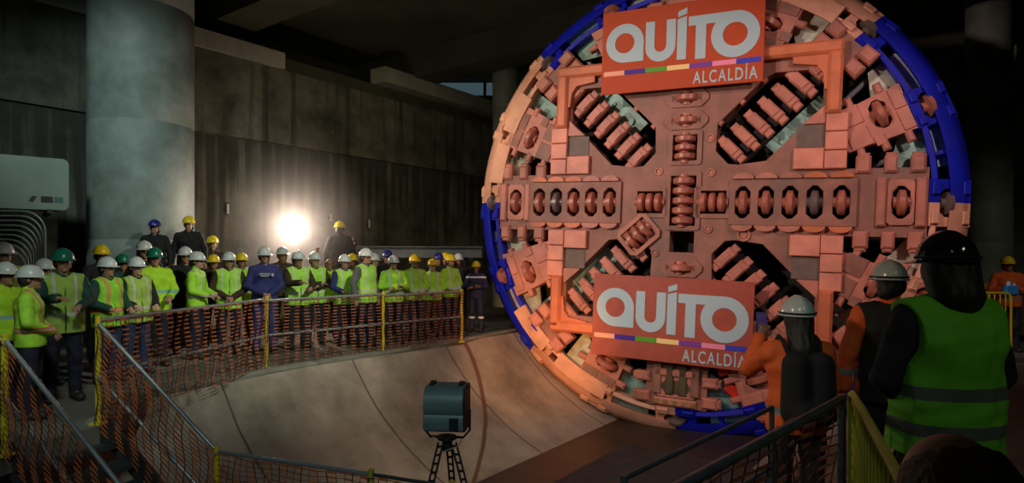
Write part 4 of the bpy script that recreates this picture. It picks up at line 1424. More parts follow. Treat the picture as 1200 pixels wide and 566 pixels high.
#    px  ytop depth face arms helmet top vest legs z0 skin label
PEOPLE = [
    (4, 284, 8.6, 70, 'down', 'white', 'grey', 'plain', 'navy', 0, 0, 'tall man in white helmet at the picture edge, only face and helmet seen'),
    (7, 307, 7.1, 75, 'down', 'white', 'yellowjacket', None, 'navy', 0, 1, 'person in yellow hi-vis jacket cut by the picture edge beside the rail post'),
    (36, 311, 6.75, 118, 'clasp', 'white', 'limeorange', None, 'navy', 0, 0, 'stout man in lime jacket with orange bands seen from behind at the stair head'),
    (52, 303, 8.4, 60, 'down', 'white', 'black', None, 'black', 0, 1, 'person in white helmet half hidden between lime jacketed man and green helmeted man'),
    (74, 291, 7.55, 45, 'reach', 'green', 'darkgreen', 'plain', 'navy', 0, 0, 'man in green helmet and open dark jacket reaching out at the stair head'),
    (119, 287, 10.4, 50, 'rest', 'yellow', 'black', None, 'black', 0, 1, 'person in yellow helmet behind the first two white helmets beyond the corner post'),
    (126, 301, 8.75, 75, 'rest', 'white', 'darkgreen', 'limeorange', 'jeans', 0, 0, 'man in white helmet and dark green sleeves right behind the corner post'),
    (144, 297, 10.2, 40, 'down', 'green', 'darkgreen', None, 'black', 0, 1, 'person in green helmet peeking between two white helmets near the corner post'),
    (160, 301, 9.1, 62, 'rest', 'white', 'black', 'plain', 'jeans', 0, 2, 'woman in white helmet with dark sleeves and dull yellow vest at the fence'),
    (169, 282, 10.9, 40, 'down', 'white', 'black', None, 'black', 0, 0, 'person in white helmet behind the man in the second green helmet'),
    (181, 290, 9.9, 40, 'rest', 'green', 'yellowjacket', None, 'navy', 0, 0, 'man in green helmet and bright yellow jacket with a grey chest band'),
    (181, 257, 11.95, 10, 'down', 'blue', 'black', None, 'black', .72, 1, 'man in dark blue cap standing raised in front of the round column'),
    (221, 253, 12.3, 15, 'down', 'yellow', 'black', None, 'black', .72, 1, 'man in yellow helmet and dark clothes standing highest, by the round column edge'),
    (249, 276, 12.9, 25, 'down', 'yellow', 'brown', None, 'black', .30, 1, 'person in yellow helmet and brown coat behind the crowd, lower than the highest standing man'),
    (217, 289, 11.5, 35, 'down', 'white', 'black', None, 'black', 0, 0, 'person in white helmet behind the bright yellow jacket, mostly hidden'),
    (231, 295, 10.7, 95, 'rest', 'white', 'limejacket', None, 'navy', 0, 2, 'person in lime jacket turned sideways with white helmet'),
    (250, 298, 11.7, 30, 'down', 'yellow', 'brown', None, 'brown', 0, 1, 'person in yellow helmet and dark brown clothes between two lime vests'),
    (268, 295, 11.1, 28, 'clasp', 'white', 'brown', 'lime', 'navy', 0, 0, 'man in white helmet and lime vest left of the man in the dark blue coverall'),
    (283, 296, 12.0, 30, 'down', 'yellow', 'grey', 'yellow', 'black', 0, 1, 'person in yellow helmet squeezed beside the man in the dark blue coverall'),
    (310, 289, 11.3, 30, 'clasp', 'white', 'royal', None, 'royal', 0, 0, 'broad man in plain dark blue coverall and white helmet with lettering on the chest'),
    (331, 289, 13.0, 30, 'down', 'grey', 'brown', None, 'black', 0, 1, 'person in grey helmet standing in the glare below the lamp'),
    (349, 294, 11.8, 40, 'reach', 'white', 'brown', 'lime', 'black', 0, 0, 'man in white helmet and lime vest reaching forward below the lamp'),
    (369, 295, 12.3, 40, 'crossed', 'white', 'brown', 'lime', 'black', 0, 2, 'man in white helmet and lime vest with arms crossed next to the reaching man'),
    (386, 303, 13.1, 20, 'raise', None, 'yellowjacket', None, 'black', 0, 1, 'bareheaded person in yellow sleeves raising one arm, right of the bright lamp'),
    (398, 259, 14.4, 200, 'down', 'yellow', 'black', None, 'black', .62, 1, 'man in yellow helmet and dark clothes standing raised right of the bright lamp'),
    (404, 298, 12.2, 42, 'rest', 'white', 'royal', 'lime', 'navy', 0, 0, 'man in white helmet with royal blue sleeves under his lime vest'),
    (413, 297, 13.6, 30, 'down', 'yellow', 'black', None, 'black', 0, 1, 'person in yellow helmet behind the man with royal blue sleeves'),
    (412, 278, 15.2, 330, 'down', None, 'black', None, 'black', .35, 2, 'bareheaded person in dark clothes just below the raised yellow helmet by the lamp'),
    (429, 291, 12.2, 60, 'down', 'white', 'grey', 'lime', 'navy', 0, 0, 'man in white helmet and lime vest standing just left of the middle yellow post'),
    (439, 297, 13.2, 50, 'down', 'white', 'black', None, 'black', 0, 2, 'person in white helmet peeking out behind the man left of middle yellow post'),
    (461, 299, 12.5, 25, 'crossed', 'white', 'limejacket', None, 'navy', 0, 0, 'man in white helmet and full lime jacket, arms folded, right of middle yellow post'),
    (454, 293, 13.9, 25, 'down', 'blue', 'black', None, 'black', 0, 1, 'person in blue helmet behind the folded arm man'),
    (486, 298, 13.2, 30, 'clasp', 'yellow', 'limejacket', None, 'navy', 0, 1, 'person in lime jacket and yellow helmet right beside the white helmeted man with folded arms'),
    (507, 303, 13.4, 20, 'clasp', 'yellow', 'limejacket', None, 'brown', 0, 2, 'shortest of the lime jackets with yellow helmets, in the middle of them'),
    (514, 296, 14.5, 20, 'down', 'blue', 'black', None, 'black', 0, 1, 'person in dark blue helmet behind the two lime jackets near the fence end'),
    (522, 296, 14.9, 15, 'down', 'yellow', 'navy', None, 'black', 0, 0, 'person in yellow helmet hidden behind the last lime jacket at the fence end'),
    (528, 298, 13.7, 48, 'clasp', 'yellow', 'limejacket', None, 'navy', 0, 0, 'person in lime jacket and yellow helmet next to the last fence post'),
    (537, 297, 14.9, 20, 'down', 'white', 'black', None, 'black', 0, 1, 'person in white helmet and black coat behind the last fence post'),
    (558, 306, 14.6, 350, 'crossed', 'yellow', 'navyrefl', None, 'navylegs', 0, 1, 'worker in navy coverall with silver bands alone beyond the fence end'),
]
DEP = [p[2] for p in PEOPLE]
for it in range(60):                            # nobody stands inside a neighbour
    for i in range(len(PEOPLE)):
        for j in range(i + 1, len(PEOPLE)):
            xi, xj = at(PEOPLE[i][0], DEP[i]), at(PEOPLE[j][0], DEP[j])
            dd = math.hypot(xi - xj, DEP[i] - DEP[j])
            if dd < 0.56:
                q = (0.56 - dd) * 0.25 * (1 if DEP[i] >= DEP[j] else -1)
                if PEOPLE[i][9] == 0: DEP[i] += q
                if PEOPLE[j][9] == 0: DEP[j] -= q
for (px, yt, dp, fc, ar, he, to_, ve, le, z0, sk, lab), dp in zip(PEOPLE, DEP):
    s_ = tall(yt, dp, z0)
    if he is None: s_ *= 1.02
    person(at(px, dp), dp, z0, R(fc), lab, ar, he, to_, ve, le, s_, sk, group=CROWD)
    if px == 310:                               # white lettering patch on the chest
        mb = MB()
        for q in range(3):
            mb.box((-0.02, -0.174, 1.335 - 0.022 * q), (0.17 - 0.05 * (q == 2), 0.01, 0.009))
        mb.box((0.10, -0.170, 1.31), (0.035, 0.012, 0.05))
        mb.build('chest_patch', CLOTH['white'], COL.objects[-1] if False else LASTP[0])
# blocks the raised spectators stand on
for (px, dp, zz) in ((249, 12.9, .30), (398, 14.4, .62), (412, 15.2, .35), (181, 11.95, .72), (221, 12.3, .72)):
    mb = MB(); mb.box((0, 0, zz / 2 - 0.003), (0.5, 0.42, zz - 0.006), ch=0.02)
    mb.box((0, -0.212, zz / 2), (0.3, 0.012, 0.06), mi=1)
    o = mb.build('timber_block', [mat('timber', (0.16, 0.10, 0.05), 0.8, var=0.3), DARKSTEEL])
    o.location = (at(px, dp), dp, 0.0); o.rotation_euler = (0, 0, R(15))
    tag(o, {249: 'low wooden block under the person in a brown coat', 398: 'wooden block under the man raised right of the lamp', 412: 'low wooden block under the bareheaded dark clothed person',
            181: 'wooden block under the man in the dark blue cap', 221: 'wooden block under the highest standing man in yellow helmet'}[px], 'block')

# worker on the far side
person(at(1181, 11.5), 11.5, 0, R(-25), 'worker in orange jacket and yellow helmet behind the yellow barrier on the far side', 'crossed', 'yellow', 'orangejacket', None, 'navy', tall(300, 11.5), 1)
# the three spectators close to the camera, seen from behind
person(1.89, 4.15, -0.20, R(176), 'person in orange jacket and pale helmet with long dark hair holding up a phone', 'phone', 'grey', 'orangejacket', None, 'black', 0.945, 1, fine=True, longhair=True)
person(2.56, 4.25, 0, R(168), 'person in pale helmet, black vest over orange jacket, half hidden by the green vest', 'down', 'grey', 'orangejacket', 'black', 'black', 0.965, 0, fine=True)
person(2.02, 2.92, 0, R(184), 'broad man from behind in green vest with grey bands and glossy black helmet', 'clasp', 'black', 'black', 'greenband', 'black', 1.045, 0, fine=True, wide=0.01, longhair='bob')
person(0.62, 0.88, 0, R(170), 'short bareheaded person with brown hair seen from behind below the green vest', 'down', None, 'black', None, 'black', 0.86, 0, fine=True, longhair=True,
       haircol=mat('brown_hair', (0.13, 0.07, 0.012), 0.7, var=0.5, scale=60, bump=0.6))

# phone held by the person in orange
ph = MB(); ph.box((0, 0, 0), (0.078, 0.012, 0.155), ch=0.004); ph.box((0, 0.0075, 0), (0.07, 0.003, 0.14), mi=1)
o = ph.build('smartphone', [CLOTH['black'], mat('phone_screen', (0.05, 0.03, 0.12), 0.2, emit=(0.25, 0.16, 0.55), estr=0.06)])
o.location = (1.785, 4.475, 1.275); o.rotation_euler = (R(10), 0, R(180 - 4))
tag(o, 'dark smartphone raised in front of the face of the orange jacketed person', 'phone')
# backpack on the same person
mb = MB()
f = Field((-0.24, -0.1, 0.85), (0.24, 0.42, 1.50), 0.011)
f.cone((-0.08, 0.20, 1.33), (-0.08, 0.20, 1.02), 0.09, 0.10, 0.02); f.cone((0.08, 0.20, 1.33), (0.08, 0.20, 1.02), 0.09, 0.10, 0.06)
f.cone((-0.05, 0.27, 1.02), (0.05, 0.27, 1.02), 0.07, 0.07, 0.04)
bp_ = bpy.data.objects.new('backpack', f.mesh('backpack')); COL.objects.link(bp_); bp_.data.materials.append(CLOTH['black'])
bp_.location = (1.89, 4.15, -0.20); bp_.rotation_euler = (0, 0, R(176)); bp_.scale = (0.945,) * 3
tag(bp_, 'black backpack worn by the person in orange jacket holding the phone', 'backpack')
for sx in (-1, 1):
    mb = MB(); mb.tube([(0.10 * sx, 0.16, 1.36), (0.12 * sx, 0.08, 1.475), (0.125 * sx, 0.0, 1.50), (0.12 * sx, -0.10, 1.42), (0.13 * sx, -0.135, 1.25), (0.15 * sx, -0.06, 1.08), (0.13 * sx, 0.14, 1.02)], 0.016, 6)
    mb.build('strap', CLOTH['black'], bp_, smooth=True)


# ------------------------------------------------------------------ safety fences with nets
def net_mesh(a, b, ztop_a, ztop_b, height, cell=0.085, sag=0.03):
    """net of thin strands hung between two top points, following the slope of the rail"""
    a = Vector(a); b = Vector(b)
    L_ = (b - a).length; n = max(4, int(L_ / cell))
    rows = max(4, int(height / 0.052))
    d = (b - a) / n
    side = Vector((-d.y, d.x, 0)).normalized()
    vs = []; fs = []; ms = []

    def P(i, j):
        t = i / n
        z = ztop_a + (ztop_b - ztop_a) * t - height * j / rows
        bulge = 0.022 * math.sin(i * 0.8 + j * 0.55) + 0.012 * math.sin(i * 0.37 + 2)
        q = a + d * i + side * bulge
        return Vector((q.x, q.y, z + 0.012 * math.sin(i * 0.5) * (j / rows)))

    def strip(p, q, wv, mi):
        ms.extend([mi] * 4); o = len(vs)
        th = side * 0.0022
        for s1 in (-1, 1):
            vs.extend([tuple(p - wv + th * s1), tuple(p + wv + th * s1), tuple(q + wv + th * s1), tuple(q - wv + th * s1)])
        fs.extend([(o, o + 1, o + 2, o + 3), (o + 7, o + 6, o + 5, o + 4), (o, o + 3, o + 7, o + 4), (o + 1, o + 5, o + 6, o + 2)])
    for j in range(rows + 1):
        for i in range(n):
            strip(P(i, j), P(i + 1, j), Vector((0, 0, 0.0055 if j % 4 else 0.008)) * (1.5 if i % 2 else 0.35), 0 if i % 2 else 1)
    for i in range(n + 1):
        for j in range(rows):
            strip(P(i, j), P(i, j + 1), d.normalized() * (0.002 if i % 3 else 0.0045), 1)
    return vs, fs, ms


NETD = mat('net_dark_maroon', (0.07, 0.018, 0.012), 0.7, var=0.3, scale=9)  # dark maroon strands of the net
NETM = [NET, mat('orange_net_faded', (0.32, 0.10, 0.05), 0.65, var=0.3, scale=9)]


def fence(a, b, za, zb, label, post_a=True, post_b=False, h=1.05, mid=0.52, pm=YELLOW, rm=PIPE, net=True, netm=0, netdrop=None, post_r=0.028, ext=0.0, rail_r=0.022, group='net fences along the pit'):
    """a, b: plan points; za, zb: ground heights below them"""
    root = empty('safety_fence', (a[0], a[1], za))
    tag(root, label, 'fence', group)
    A = Vector((0, 0, 0)); B = Vector((b[0] - a[0], b[1] - a[1], zb - za))
    for P, on in ((A, post_a), (B, post_b)):
        if on:
            mb = MB(); mb.cyl(P + Vector((0, 0, -ext)), P + Vector((0, 0, h + 0.03)), post_r, 14)
            mb.box(P + Vector((0, 0, 0.012 - ext)), (0.12, 0.12, 0.02)); mb.cyl(P + Vector((0, 0, h + 0.03)), P + Vector((0, 0, h + 0.045)), post_r * 1.1, 14)
            mb.build('post', pm, root, smooth=True)
    for z in (h, mid):
        mb = MB(); mb.cyl(A + Vector((0, 0, z)), B + Vector((0, 0, z)), rail_r, 12); mb.build('rail', rm, root, smooth=True)
    if net:
        v_, f_, s3 = net_mesh((A.x, A.y, 0), (B.x, B.y, 0), h - 0.02, B.z + h - 0.02, netdrop or (h - 0.06))
        off = Vector((B.y, -B.x, 0)).normalized() * 0.045
        mb = MB(); mb.add([Vector(p) + off for p in v_], f_); mb.m = s3
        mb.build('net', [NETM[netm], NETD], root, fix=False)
    return root


P118, P313, P450, P545 = (-4.30, 6.50), (-3.80, 9.68), (-2.33, 11.32), (-1.02, 12.70)
fence(P118, P313, 0, 0, 'grey railed fence with orange net from the corner post to the second yellow post', post_b=True, h=1.08, group=None)
fence(P313, P450, 0, 0, 'orange net fence in front of the man in the dark blue coverall', post_a=False, post_b=True, h=1.06, netm=1)
fence(P450, P545, 0, 0, 'last orange net fence length ending at the cutterhead, before the yellow helmets', post_a=False, post_b=True, h=1.03, netm=1)
LP = (-4.56, 5.62)
fence((-5.9, 4.9), LP, 0, 0, 'short netted fence length cut by the picture edge at the stair head', post_a=False, post_b=True, h=1.0, ext=0.05)
# stair rails
fence(LP, (-3.10, 5.15), 0.0, -1.30, 'sloping rail with orange net on the near side of the stair', post_a=False, post_b=True, h=1.0, mid=0.48, rail_r=0.020, netdrop=0.95)
fence((-4.27, 6.46), (-2.90, 6.15), 0.0, -1.22, 'sloping rail with orange net on the pit side of the stair', post_a=False, post_b=True, h=1.05, mid=0.50, rail_r=0.020, netdrop=1.0)
fence((-2.90, 6.15), (-1.24, 5.50), -1.22, -1.22, 'low level rail with net running from the stair foot', post_a=False, post_b=True, h=1.05, rail_r=0.02, pm=OLIVEY)
fence((-1.24, 5.50), (-0.50, 5.20), -1.22, -1.22, 'last short rail beyond the stair foot beside the lamp tripod', post_a=False, post_b=True, h=1.05, rail_r=0.016, rm=DARKPIPE, pm=OLIVEY)

# steel stair
ST = empty('steel_stair', (-4.5, 6.2, 0))
tag(ST, 'dark steel stair going down from the landing between two netted rails', 'stair')
dr = Vector((1.5, -0.53, 0)).normalized(); rz_ = math.atan2(dr.y, dr.x)
for i in range(7):
    p = dr * (0.13 + 0.235 * i)
    mb = MB(); mb.box((p.x, p.y, -0.02 - 0.185 * (i + 1) + 0.0), (0.25, 0.92, 0.035), rz=rz_)
    mb.box((p.x + dr.x * 0.12, p.y + dr.y * 0.12, -0.035 - 0.185 * (i + 1)), (0.02, 0.92, 0.06), rz=rz_)
    mb.build('tread', STEP, ST)
for sgn in (-1, 1):
    sd = Vector((-dr.y, dr.x, 0)) * 0.48 * sgn
    c = dr * 0.85 + sd + Vector((0, 0, -0.72))
    mb = MB(); mb.box(c, (2.15, 0.035, 0.24), rz=rz_, rot=Matrix.Rotation(R(38.2), 4, 'Y'))
    mb.build('stringer', STEP, ST)
# lower platform at the stair foot
mb = MB(); mb.box((0.2, 0, -0.04), (5.2, 1.9, 0.08), rz=0)
for k in range(12):
    mb.box((-2.2 + k * 0.42, 0, 0.004), (0.03, 1.85, 0.012))
lowp = mb.build('floor_platform', STEP); lowp.location = (-0.9, 5.35, -1.24); lowp.rotation_euler = (0, 0, R(-20)); struct(lowp)

# lamp on a tripod, aimed at the cutterhead
TL = empty('floodlight', (-0.62, 5.95, -1.24))
aim = math.atan2(11.9 - 5.95, 2.2 + 0.62) - R(90)
TL.rotation_euler = (0, 0, R(-6))
tag(TL, 'grey green floodlight on a black tripod standing in front of the concrete cradle', 'lamp')
HG = mat('lamp_grey_green', (0.13, 0.20, 0.20), 0.42, var=0.12, scale=6)
zc = 1.56
mb = MB()
ctl = []
pts = [(-0.20, 0.17), (-0.215, 0.10), (-0.225, 0.0), (-0.20, -0.06), (-0.19, -0.075), (-0.20, -0.12), (-0.17, -0.20), (-0.10, -0.225), (0.15, -0.225), (0.15, 0.20), (-0.15, 0.20)]
# side profile in the local YZ plane (back towards -Y), swept along X
n_ = len(pts)
prof_y = [(-0.10 - 0.04 * math.cos(math.pi * k / 12 - math.pi / 2) - 0.03, 0) for k in range(3)]
side = [(0.16, 0.20), (-0.10, 0.205), (-0.15, 0.17), (-0.185, 0.10), (-0.19, 0.03), (-0.165, -0.035), (-0.155, -0.045), (-0.165, -0.06), (-0.17, -0.12), (-0.15, -0.19), (-0.10, -0.215), (0.16, -0.215)]
vs = [(-0.185, y_, zc + z_) for y_, z_ in side] + [(0.185, y_, zc + z_) for y_, z_ in side]
m_ = len(side)
mb.add(vs, [(i, (i + 1) % m_, (i + 1) % m_ + m_, i + m_) for i in range(m_)] + [tuple(range(m_)), tuple(range(m_, 2 * m_))[::-1]])
hs = mb.build('lamp_housing', HG, TL, smooth=True)
mb = MB()
for x_ in (-0.14, 0.14):
    for z_ in (0.215,):
        mb.box((x_, 0.05, zc + z_), (0.05, 0.06, 0.03), ch=0.008)
        mb.box((x_, -0.03, zc + z_), (0.04, 0.04, 0.025), ch=0.008)
mb.build('latch', DARKSTEEL, hs)
mb = MB(); mb.box((0.193, 0.0, zc), (0.016, 0.30, 0.40)); mb.build('side_plate', DARKSTEEL, TL)
mb = MB(); mb.box((0.10, -0.172, zc - 0.13), (0.085, 0.02, 0.12), ch=0.006); mb.build('junction_box', CLOTH['black'], TL)
mb = MB(); mb.box((0, 0.168, zc), (0.34, 0.012, 0.36)); mb.build('lamp_glass', mat('lamp_glass', (0.9, 0.8, 0.6), 0.2, emit=(1.0, 0.62, 0.28), estr=6.0), TL)
mb = MB(); mb.tube([(-0.215, 0, zc - 0.02), (-0.22, 0, zc - 0.22), (-0.16, 0, zc - 0.29), (0.16, 0, zc - 0.29), (0.22, 0, zc - 0.22), (0.22, 0, zc - 0.02)], 0.012, 8); mb.build('yoke', DARKSTEEL, TL, smooth=True)
mb = MB(); mb.cyl((0, 0, zc - 0.42), (0, 0, zc - 0.28), 0.045, 16); mb.cyl((0, 0, zc - 0.31), (0, 0, zc - 0.28), 0.09, 16); mb.build('tripod_head', DARKSTEEL, TL, smooth=True)
for i, (dx, dy) in enumerate(((-0.30, -0.30), (0.42, -0.12), (0.02, 0.42))):
    mb = MB()
    top = Vector((dx * 0.16, dy * 0.16, zc - 0.33)); bot = Vector((dx * 1.0, dy * 1.0, 0.015))
    d_ = (bot - top); sd = Vector((0.024, 0.0, 0))
    mb.cyl(top + sd, bot + sd, 0.010, 8); mb.cyl(top - sd, bot - sd, 0.010, 8)
    for k in range(16):
        q = top + d_ * (k + 0.5) / 16
        mb.box(q, (0.05, 0.014, 0.02))
    mb.cyl(bot + Vector((0, 0, -0.015)), bot + Vector((0, 0, 0.01)), 0.035, 12)
    mb.build('leg', DARKSTEEL, TL, smooth=False)
mb = MB(); mb.tube([(-0.12, -0.02, zc - 0.28), (-0.15, -0.06, zc - 0.36), (-0.10, -0.07, zc - 0.44), (0.02, -0.05, zc - 0.40), (0.12, -0.05, zc - 0.36), (0.15, -0.03, zc - 0.30)], 0.006, 6)
mb.build('cable', mat('pale_cable', (0.35, 0.30, 0.24), 0.5), TL, smooth=True)
spot('flood_light_tripod', (-0.55, 6.16, -1.24 + zc), (0.55, 13.4, -0.1), 1500, (1.0, 0.42, 0.12), 0.15, 32, 0.9)

# bright lamp behind the crowd
BL = empty('work_lamp', (at(348, 14.6), 14.6, 0.0))
tag(BL, 'round work lamp shining brightly toward the camera behind the crowd', 'lamp')
lz = EYE + 32 / F * 14.6
Mx = Matrix.Translation((0, 0, lz)) @ Matrix.Rotation(R(90), 4, 'X')
mb = MB(); mb.lathe([(0, -0.14), (0.10, -0.13), (0.19, -0.04), (0.215, 0.03), (0.20, 0.03), (0.18, -0.01), (0.0, -0.02)], 32, M=Mx); mb.build('reflector', DARKSTEEL, BL, smooth=True)
mb = MB(); mb.lathe([(0, 0.012), (0.15, 0.012), (0.15, 0.02), (0, 0.024)], 32, M=Mx); mb.build('lamp_glass', mat('work_lamp_glow', (1, 1, 1), 0.3, emit=(1.0, 0.86, 0.74), estr=120.0), BL)
mb = MB(); mb.cyl((0, 0.02, 0.0), (0, 0.02, lz - 0.16), 0.03, 12); mb.cyl((0, 0.02, 0), (0, 0.02, 0.02), 0.18, 20)
mb.build('pole', DARKSTEEL, BL, smooth=True)
mb = MB(); mb.tube([(-0.22, 0.02, lz), (-0.22, 0.02, lz - 0.16), (0, 0.02, lz - 0.24), (0.22, 0.02, lz - 0.16), (0.22, 0.02, lz)], 0.012, 8); mb.build('bracket', DARKSTEEL, BL, smooth=True)
d = bpy.data.lights.new('work_lamp_light', 'POINT'); d.energy = 160; d.color = (1.0, 0.80, 0.66); d.shadow_soft_size = 0.2
o = bpy.data.objects.new('work_lamp_light', d); COL.objects.link(o); o.location = (at(348, 14.6), 14.25, lz)

# pale board behind the crowd
mb = MB(); mb.box((0, 0, 0.55), (0.62, 0.06, 1.1), ch=0.01); mb.box((0, -0.035, 0.98), (0.56, 0.02, 0.10), mi=1); mb.box((-0.2, 0.1, 0.03), (0.06, 0.4, 0.06)); mb.box((0.2, 0.1, 0.03), (0.06, 0.4, 0.06))
o = mb.build('notice_board', [mat('board_cream', (0.62, 0.58, 0.34), 0.6), mat('board_pale', (0.7, 0.7, 0.6), 0.6)]); o.location = (at(328, 13.9), 13.9, 0.38)
o.scale = (1, 1, 1.0)
tag(o, 'cream board standing in the glare below the bright lamp', 'board')
mb = MB(); mb.box((0, 0, 0.19), (0.7, 0.5, 0.37), ch=0.02); mb.box((0, -0.255, 0.2), (0.5, 0.01, 0.05), mi=1)
o2 = mb.build('timber_block', [mat('timber', (0.16, 0.10, 0.05), 0.8), DARKSTEEL]); o2.location = (at(328, 13.9), 13.95, 0); tag(o2, 'wooden block under the cream board below the lamp', 'block')

# dim steel beam behind the crowd
SB = empty('steel_beam', (-2.6, 17.2, 0)); SB.rotation_euler = (0, 0, R(14)); tag(SB, 'dim grey steel beam on trestles behind the yellow helmets near the wall', 'beam')
GRB = mat('beam_grey', (0.16, 0.18, 0.19), 0.6, var=0.2)
mb = MB(); mb.box((0, 0, 2.0), (3.6, 0.24, 0.03)); mb.box((0, 0, 1.72), (3.6, 0.24, 0.03)); mb.box((0, 0, 1.86), (3.6, 0.03, 0.26)); mb.build('girder', GRB, SB)
for x_ in (-1.4, 1.4):
    mb = MB(); mb.box((x_, 0, 1.67), (0.1, 0.8, 0.07)); mb.cyl((x_, -0.1, 1.65), (x_, -0.45, 0), 0.035, 8); mb.cyl((x_, 0.1, 1.65), (x_, 0.45, 0), 0.035, 8); mb.build('trestle', DARKSTEEL, SB)

# ------------------------------------------------------------------ railings near the camera on the right
rb = empty('pipe_railing', (1.74, 3.30, 0)); tag(rb, 'dark pipe railing with orange net running across in front of the orange jacketed person', 'railing')
A_ = Vector((0, 0, 0)); B_ = Vector((-1.46, -1.55, 0))
for z, r_ in ((1.0, 0.021), (0.55, 0.014)):
    mb = MB(); mb.cyl(A_ + Vector((0, 0, z)), B_ + Vector((0, 0, z)), r_, 12); mb.build('rail', DARKPIPE, rb, smooth=True)
for P_ in (A_, B_):
    mb = MB(); mb.cyl(P_, P_ + Vector((0, 0, 1.02)), 0.021, 12); mb.cyl(P_, P_ + Vector((0, 0, 0.015)), 0.06, 12); mb.build('post', DARKPIPE, rb, smooth=True)
v_, f_, s3 = net_mesh((0, 0, 0), (B_.x, B_.y, 0), 0.97, 0.97, 0.85, cell=0.10)
mb = MB(); mb.add([Vector(p) + Vector((-0.03, 0.03, 0)) for p in v_], f_); mb.m = s3; mb.build('net', [NETM[1], NETD], rb, fix=False)
rc = empty('pipe_railing', (1.42, 3.42, 0)); tag(rc, 'second thinner railing just beyond the dark pipe railing', 'railing')
B2 = Vector((-1.0, -1.08, 0))
for z in (0.92, 0.60):
    mb = MB(); mb.cyl(Vector((0, 0, z)), B2 + Vector((0, 0, z)), 0.012, 10); mb.build('rail', DARKPIPE, rc, smooth=True)
for P_ in (Vector((0, 0, 0)), B2):
    mb = MB(); mb.cyl(P_, P_ + Vector((0, 0, 0.93)), 0.014, 10); mb.cyl(P_, P_ + Vector((0, 0, 0.012)), 0.05, 12); mb.build('post', DARKPIPE, rc, smooth=True)
# landing under the phone holder, reaching over the cradle
mb = MB(); mb.box((0, 0, -0.05), (2.6, 3.6, 0.1)); mb.box((0, 0, -0.18), (2.4, 0.2, 0.16))
o = mb.build('floor_landing', STEP); o.location = (1.15, 4.3, -0.205); o.rotation_euler = (0, 0, R(-37)); struct(o)
mb = MB(); mb.box((0, 0, -0.03), (1.6, 1.6, 0.06)); o = mb.build('floor_landing', STEP); o.location = (0.75, 2.55, 0.0); o.rotation_euler = (0, 0, R(-40)); struct(o)


def barrier(a, b, label, m, n, h=1.08, group=None, zb=0.12):
    root = empty('crowd_barrier', (a[0], a[1], 0)); tag(root, label, 'barrier', group)
    B = Vector((b[0] - a[0], b[1] - a[1], 0)); d = B.normalized()
    mb = MB(); mb.tube([Vector((0, 0, 0.0)), Vector((0, 0, h - 0.08)), d * 0.03 + Vector((0, 0, h - 0.02)), d * 0.1 + Vector((0, 0, h)), B - d * 0.1 + Vector((0, 0, h)), B - d * 0.03 + Vector((0, 0, h - 0.02)), B + Vector((0, 0, h - 0.08)), B], 0.019, 10)
    mb.build('frame', m, root, smooth=True)
    mb = MB(); mb.cyl(Vector((0, 0, zb)), B + Vector((0, 0, zb)), 0.015, 10); mb.build('rail', m, root, smooth=True)
    for i in range(1, n):
        p = B * (i / n)
        mb = MB(); mb.cyl(p + Vector((0, 0, zb)), p + Vector((0, 0, h)), 0.0085, 8); mb.build('bar', m, root, smooth=True)
    for p in (d * 0.12, B - d * 0.12):
        mb = MB(); s_ = Vector((-d.y, d.x, 0)) * 0.24; mb.box(p + Vector((0, 0, 0.02)), (0.48, 0.04, 0.03), rz=math.atan2(s_.y, s_.x)); mb.build('foot', m, root)
    return root


barrier((1.80, 3.32), (1.18, 1.86), 'dull yellow barred barrier close to the camera beside the green vest', OLIVEY, 16, 1.04)
barrier((at(1140, 10.2), 10.2), (at(1185, 10.2), 10.2), 'bright yellow barred barrier in front of the far orange worker', YELLOW, 7, 1.15)
# low yellow guard panel behind
gp = empty('guard_rail', (at(1155, 12.6), 12.6, 0)); tag(gp, 'dull yellow plate guard rail behind the far orange worker', 'rail')
mb = MB(); mb.box((0.9, 0, 1.12), (1.9, 0.06, 0.16), ch=0.01); mb.build('top_plate', OLIVEY, gp)
for x_ in (0.0, 1.75):
    mb = MB(); mb.box((x_, 0, 0.6), (0.16, 0.05, 1.2)); mb.build('post', OLIVEY, gp)
mb = MB(); mb.box((0.9, 0.03, 0.55), (1.7, 0.03, 0.8)); mb.build('panel', mat('brown_panel', (0.10, 0.05, 0.03), 0.7), gp)
# blue bottle box in the worker's hands
mb = MB(); mb.box((0, 0, 0), (0.22, 0.12, 0.16), ch=0.015); mb.cyl((-0.03, 0, 0.08), (-0.03, 0, 0.16), 0.035, 12, mi=1); mb.box((0.05, 0, 0.10), (0.05, 0.05, 0.05), mi=1)
o = mb.build('blue_container', [mat('sky_blue_plastic', (0.03, 0.22, 0.62), 0.4), WHITEP]); o.location = (at(1183, 11.1), 11.08, EYE - 40 / F * 11.1)
tag(o, 'small sky blue container with white top held before the far worker', 'container')

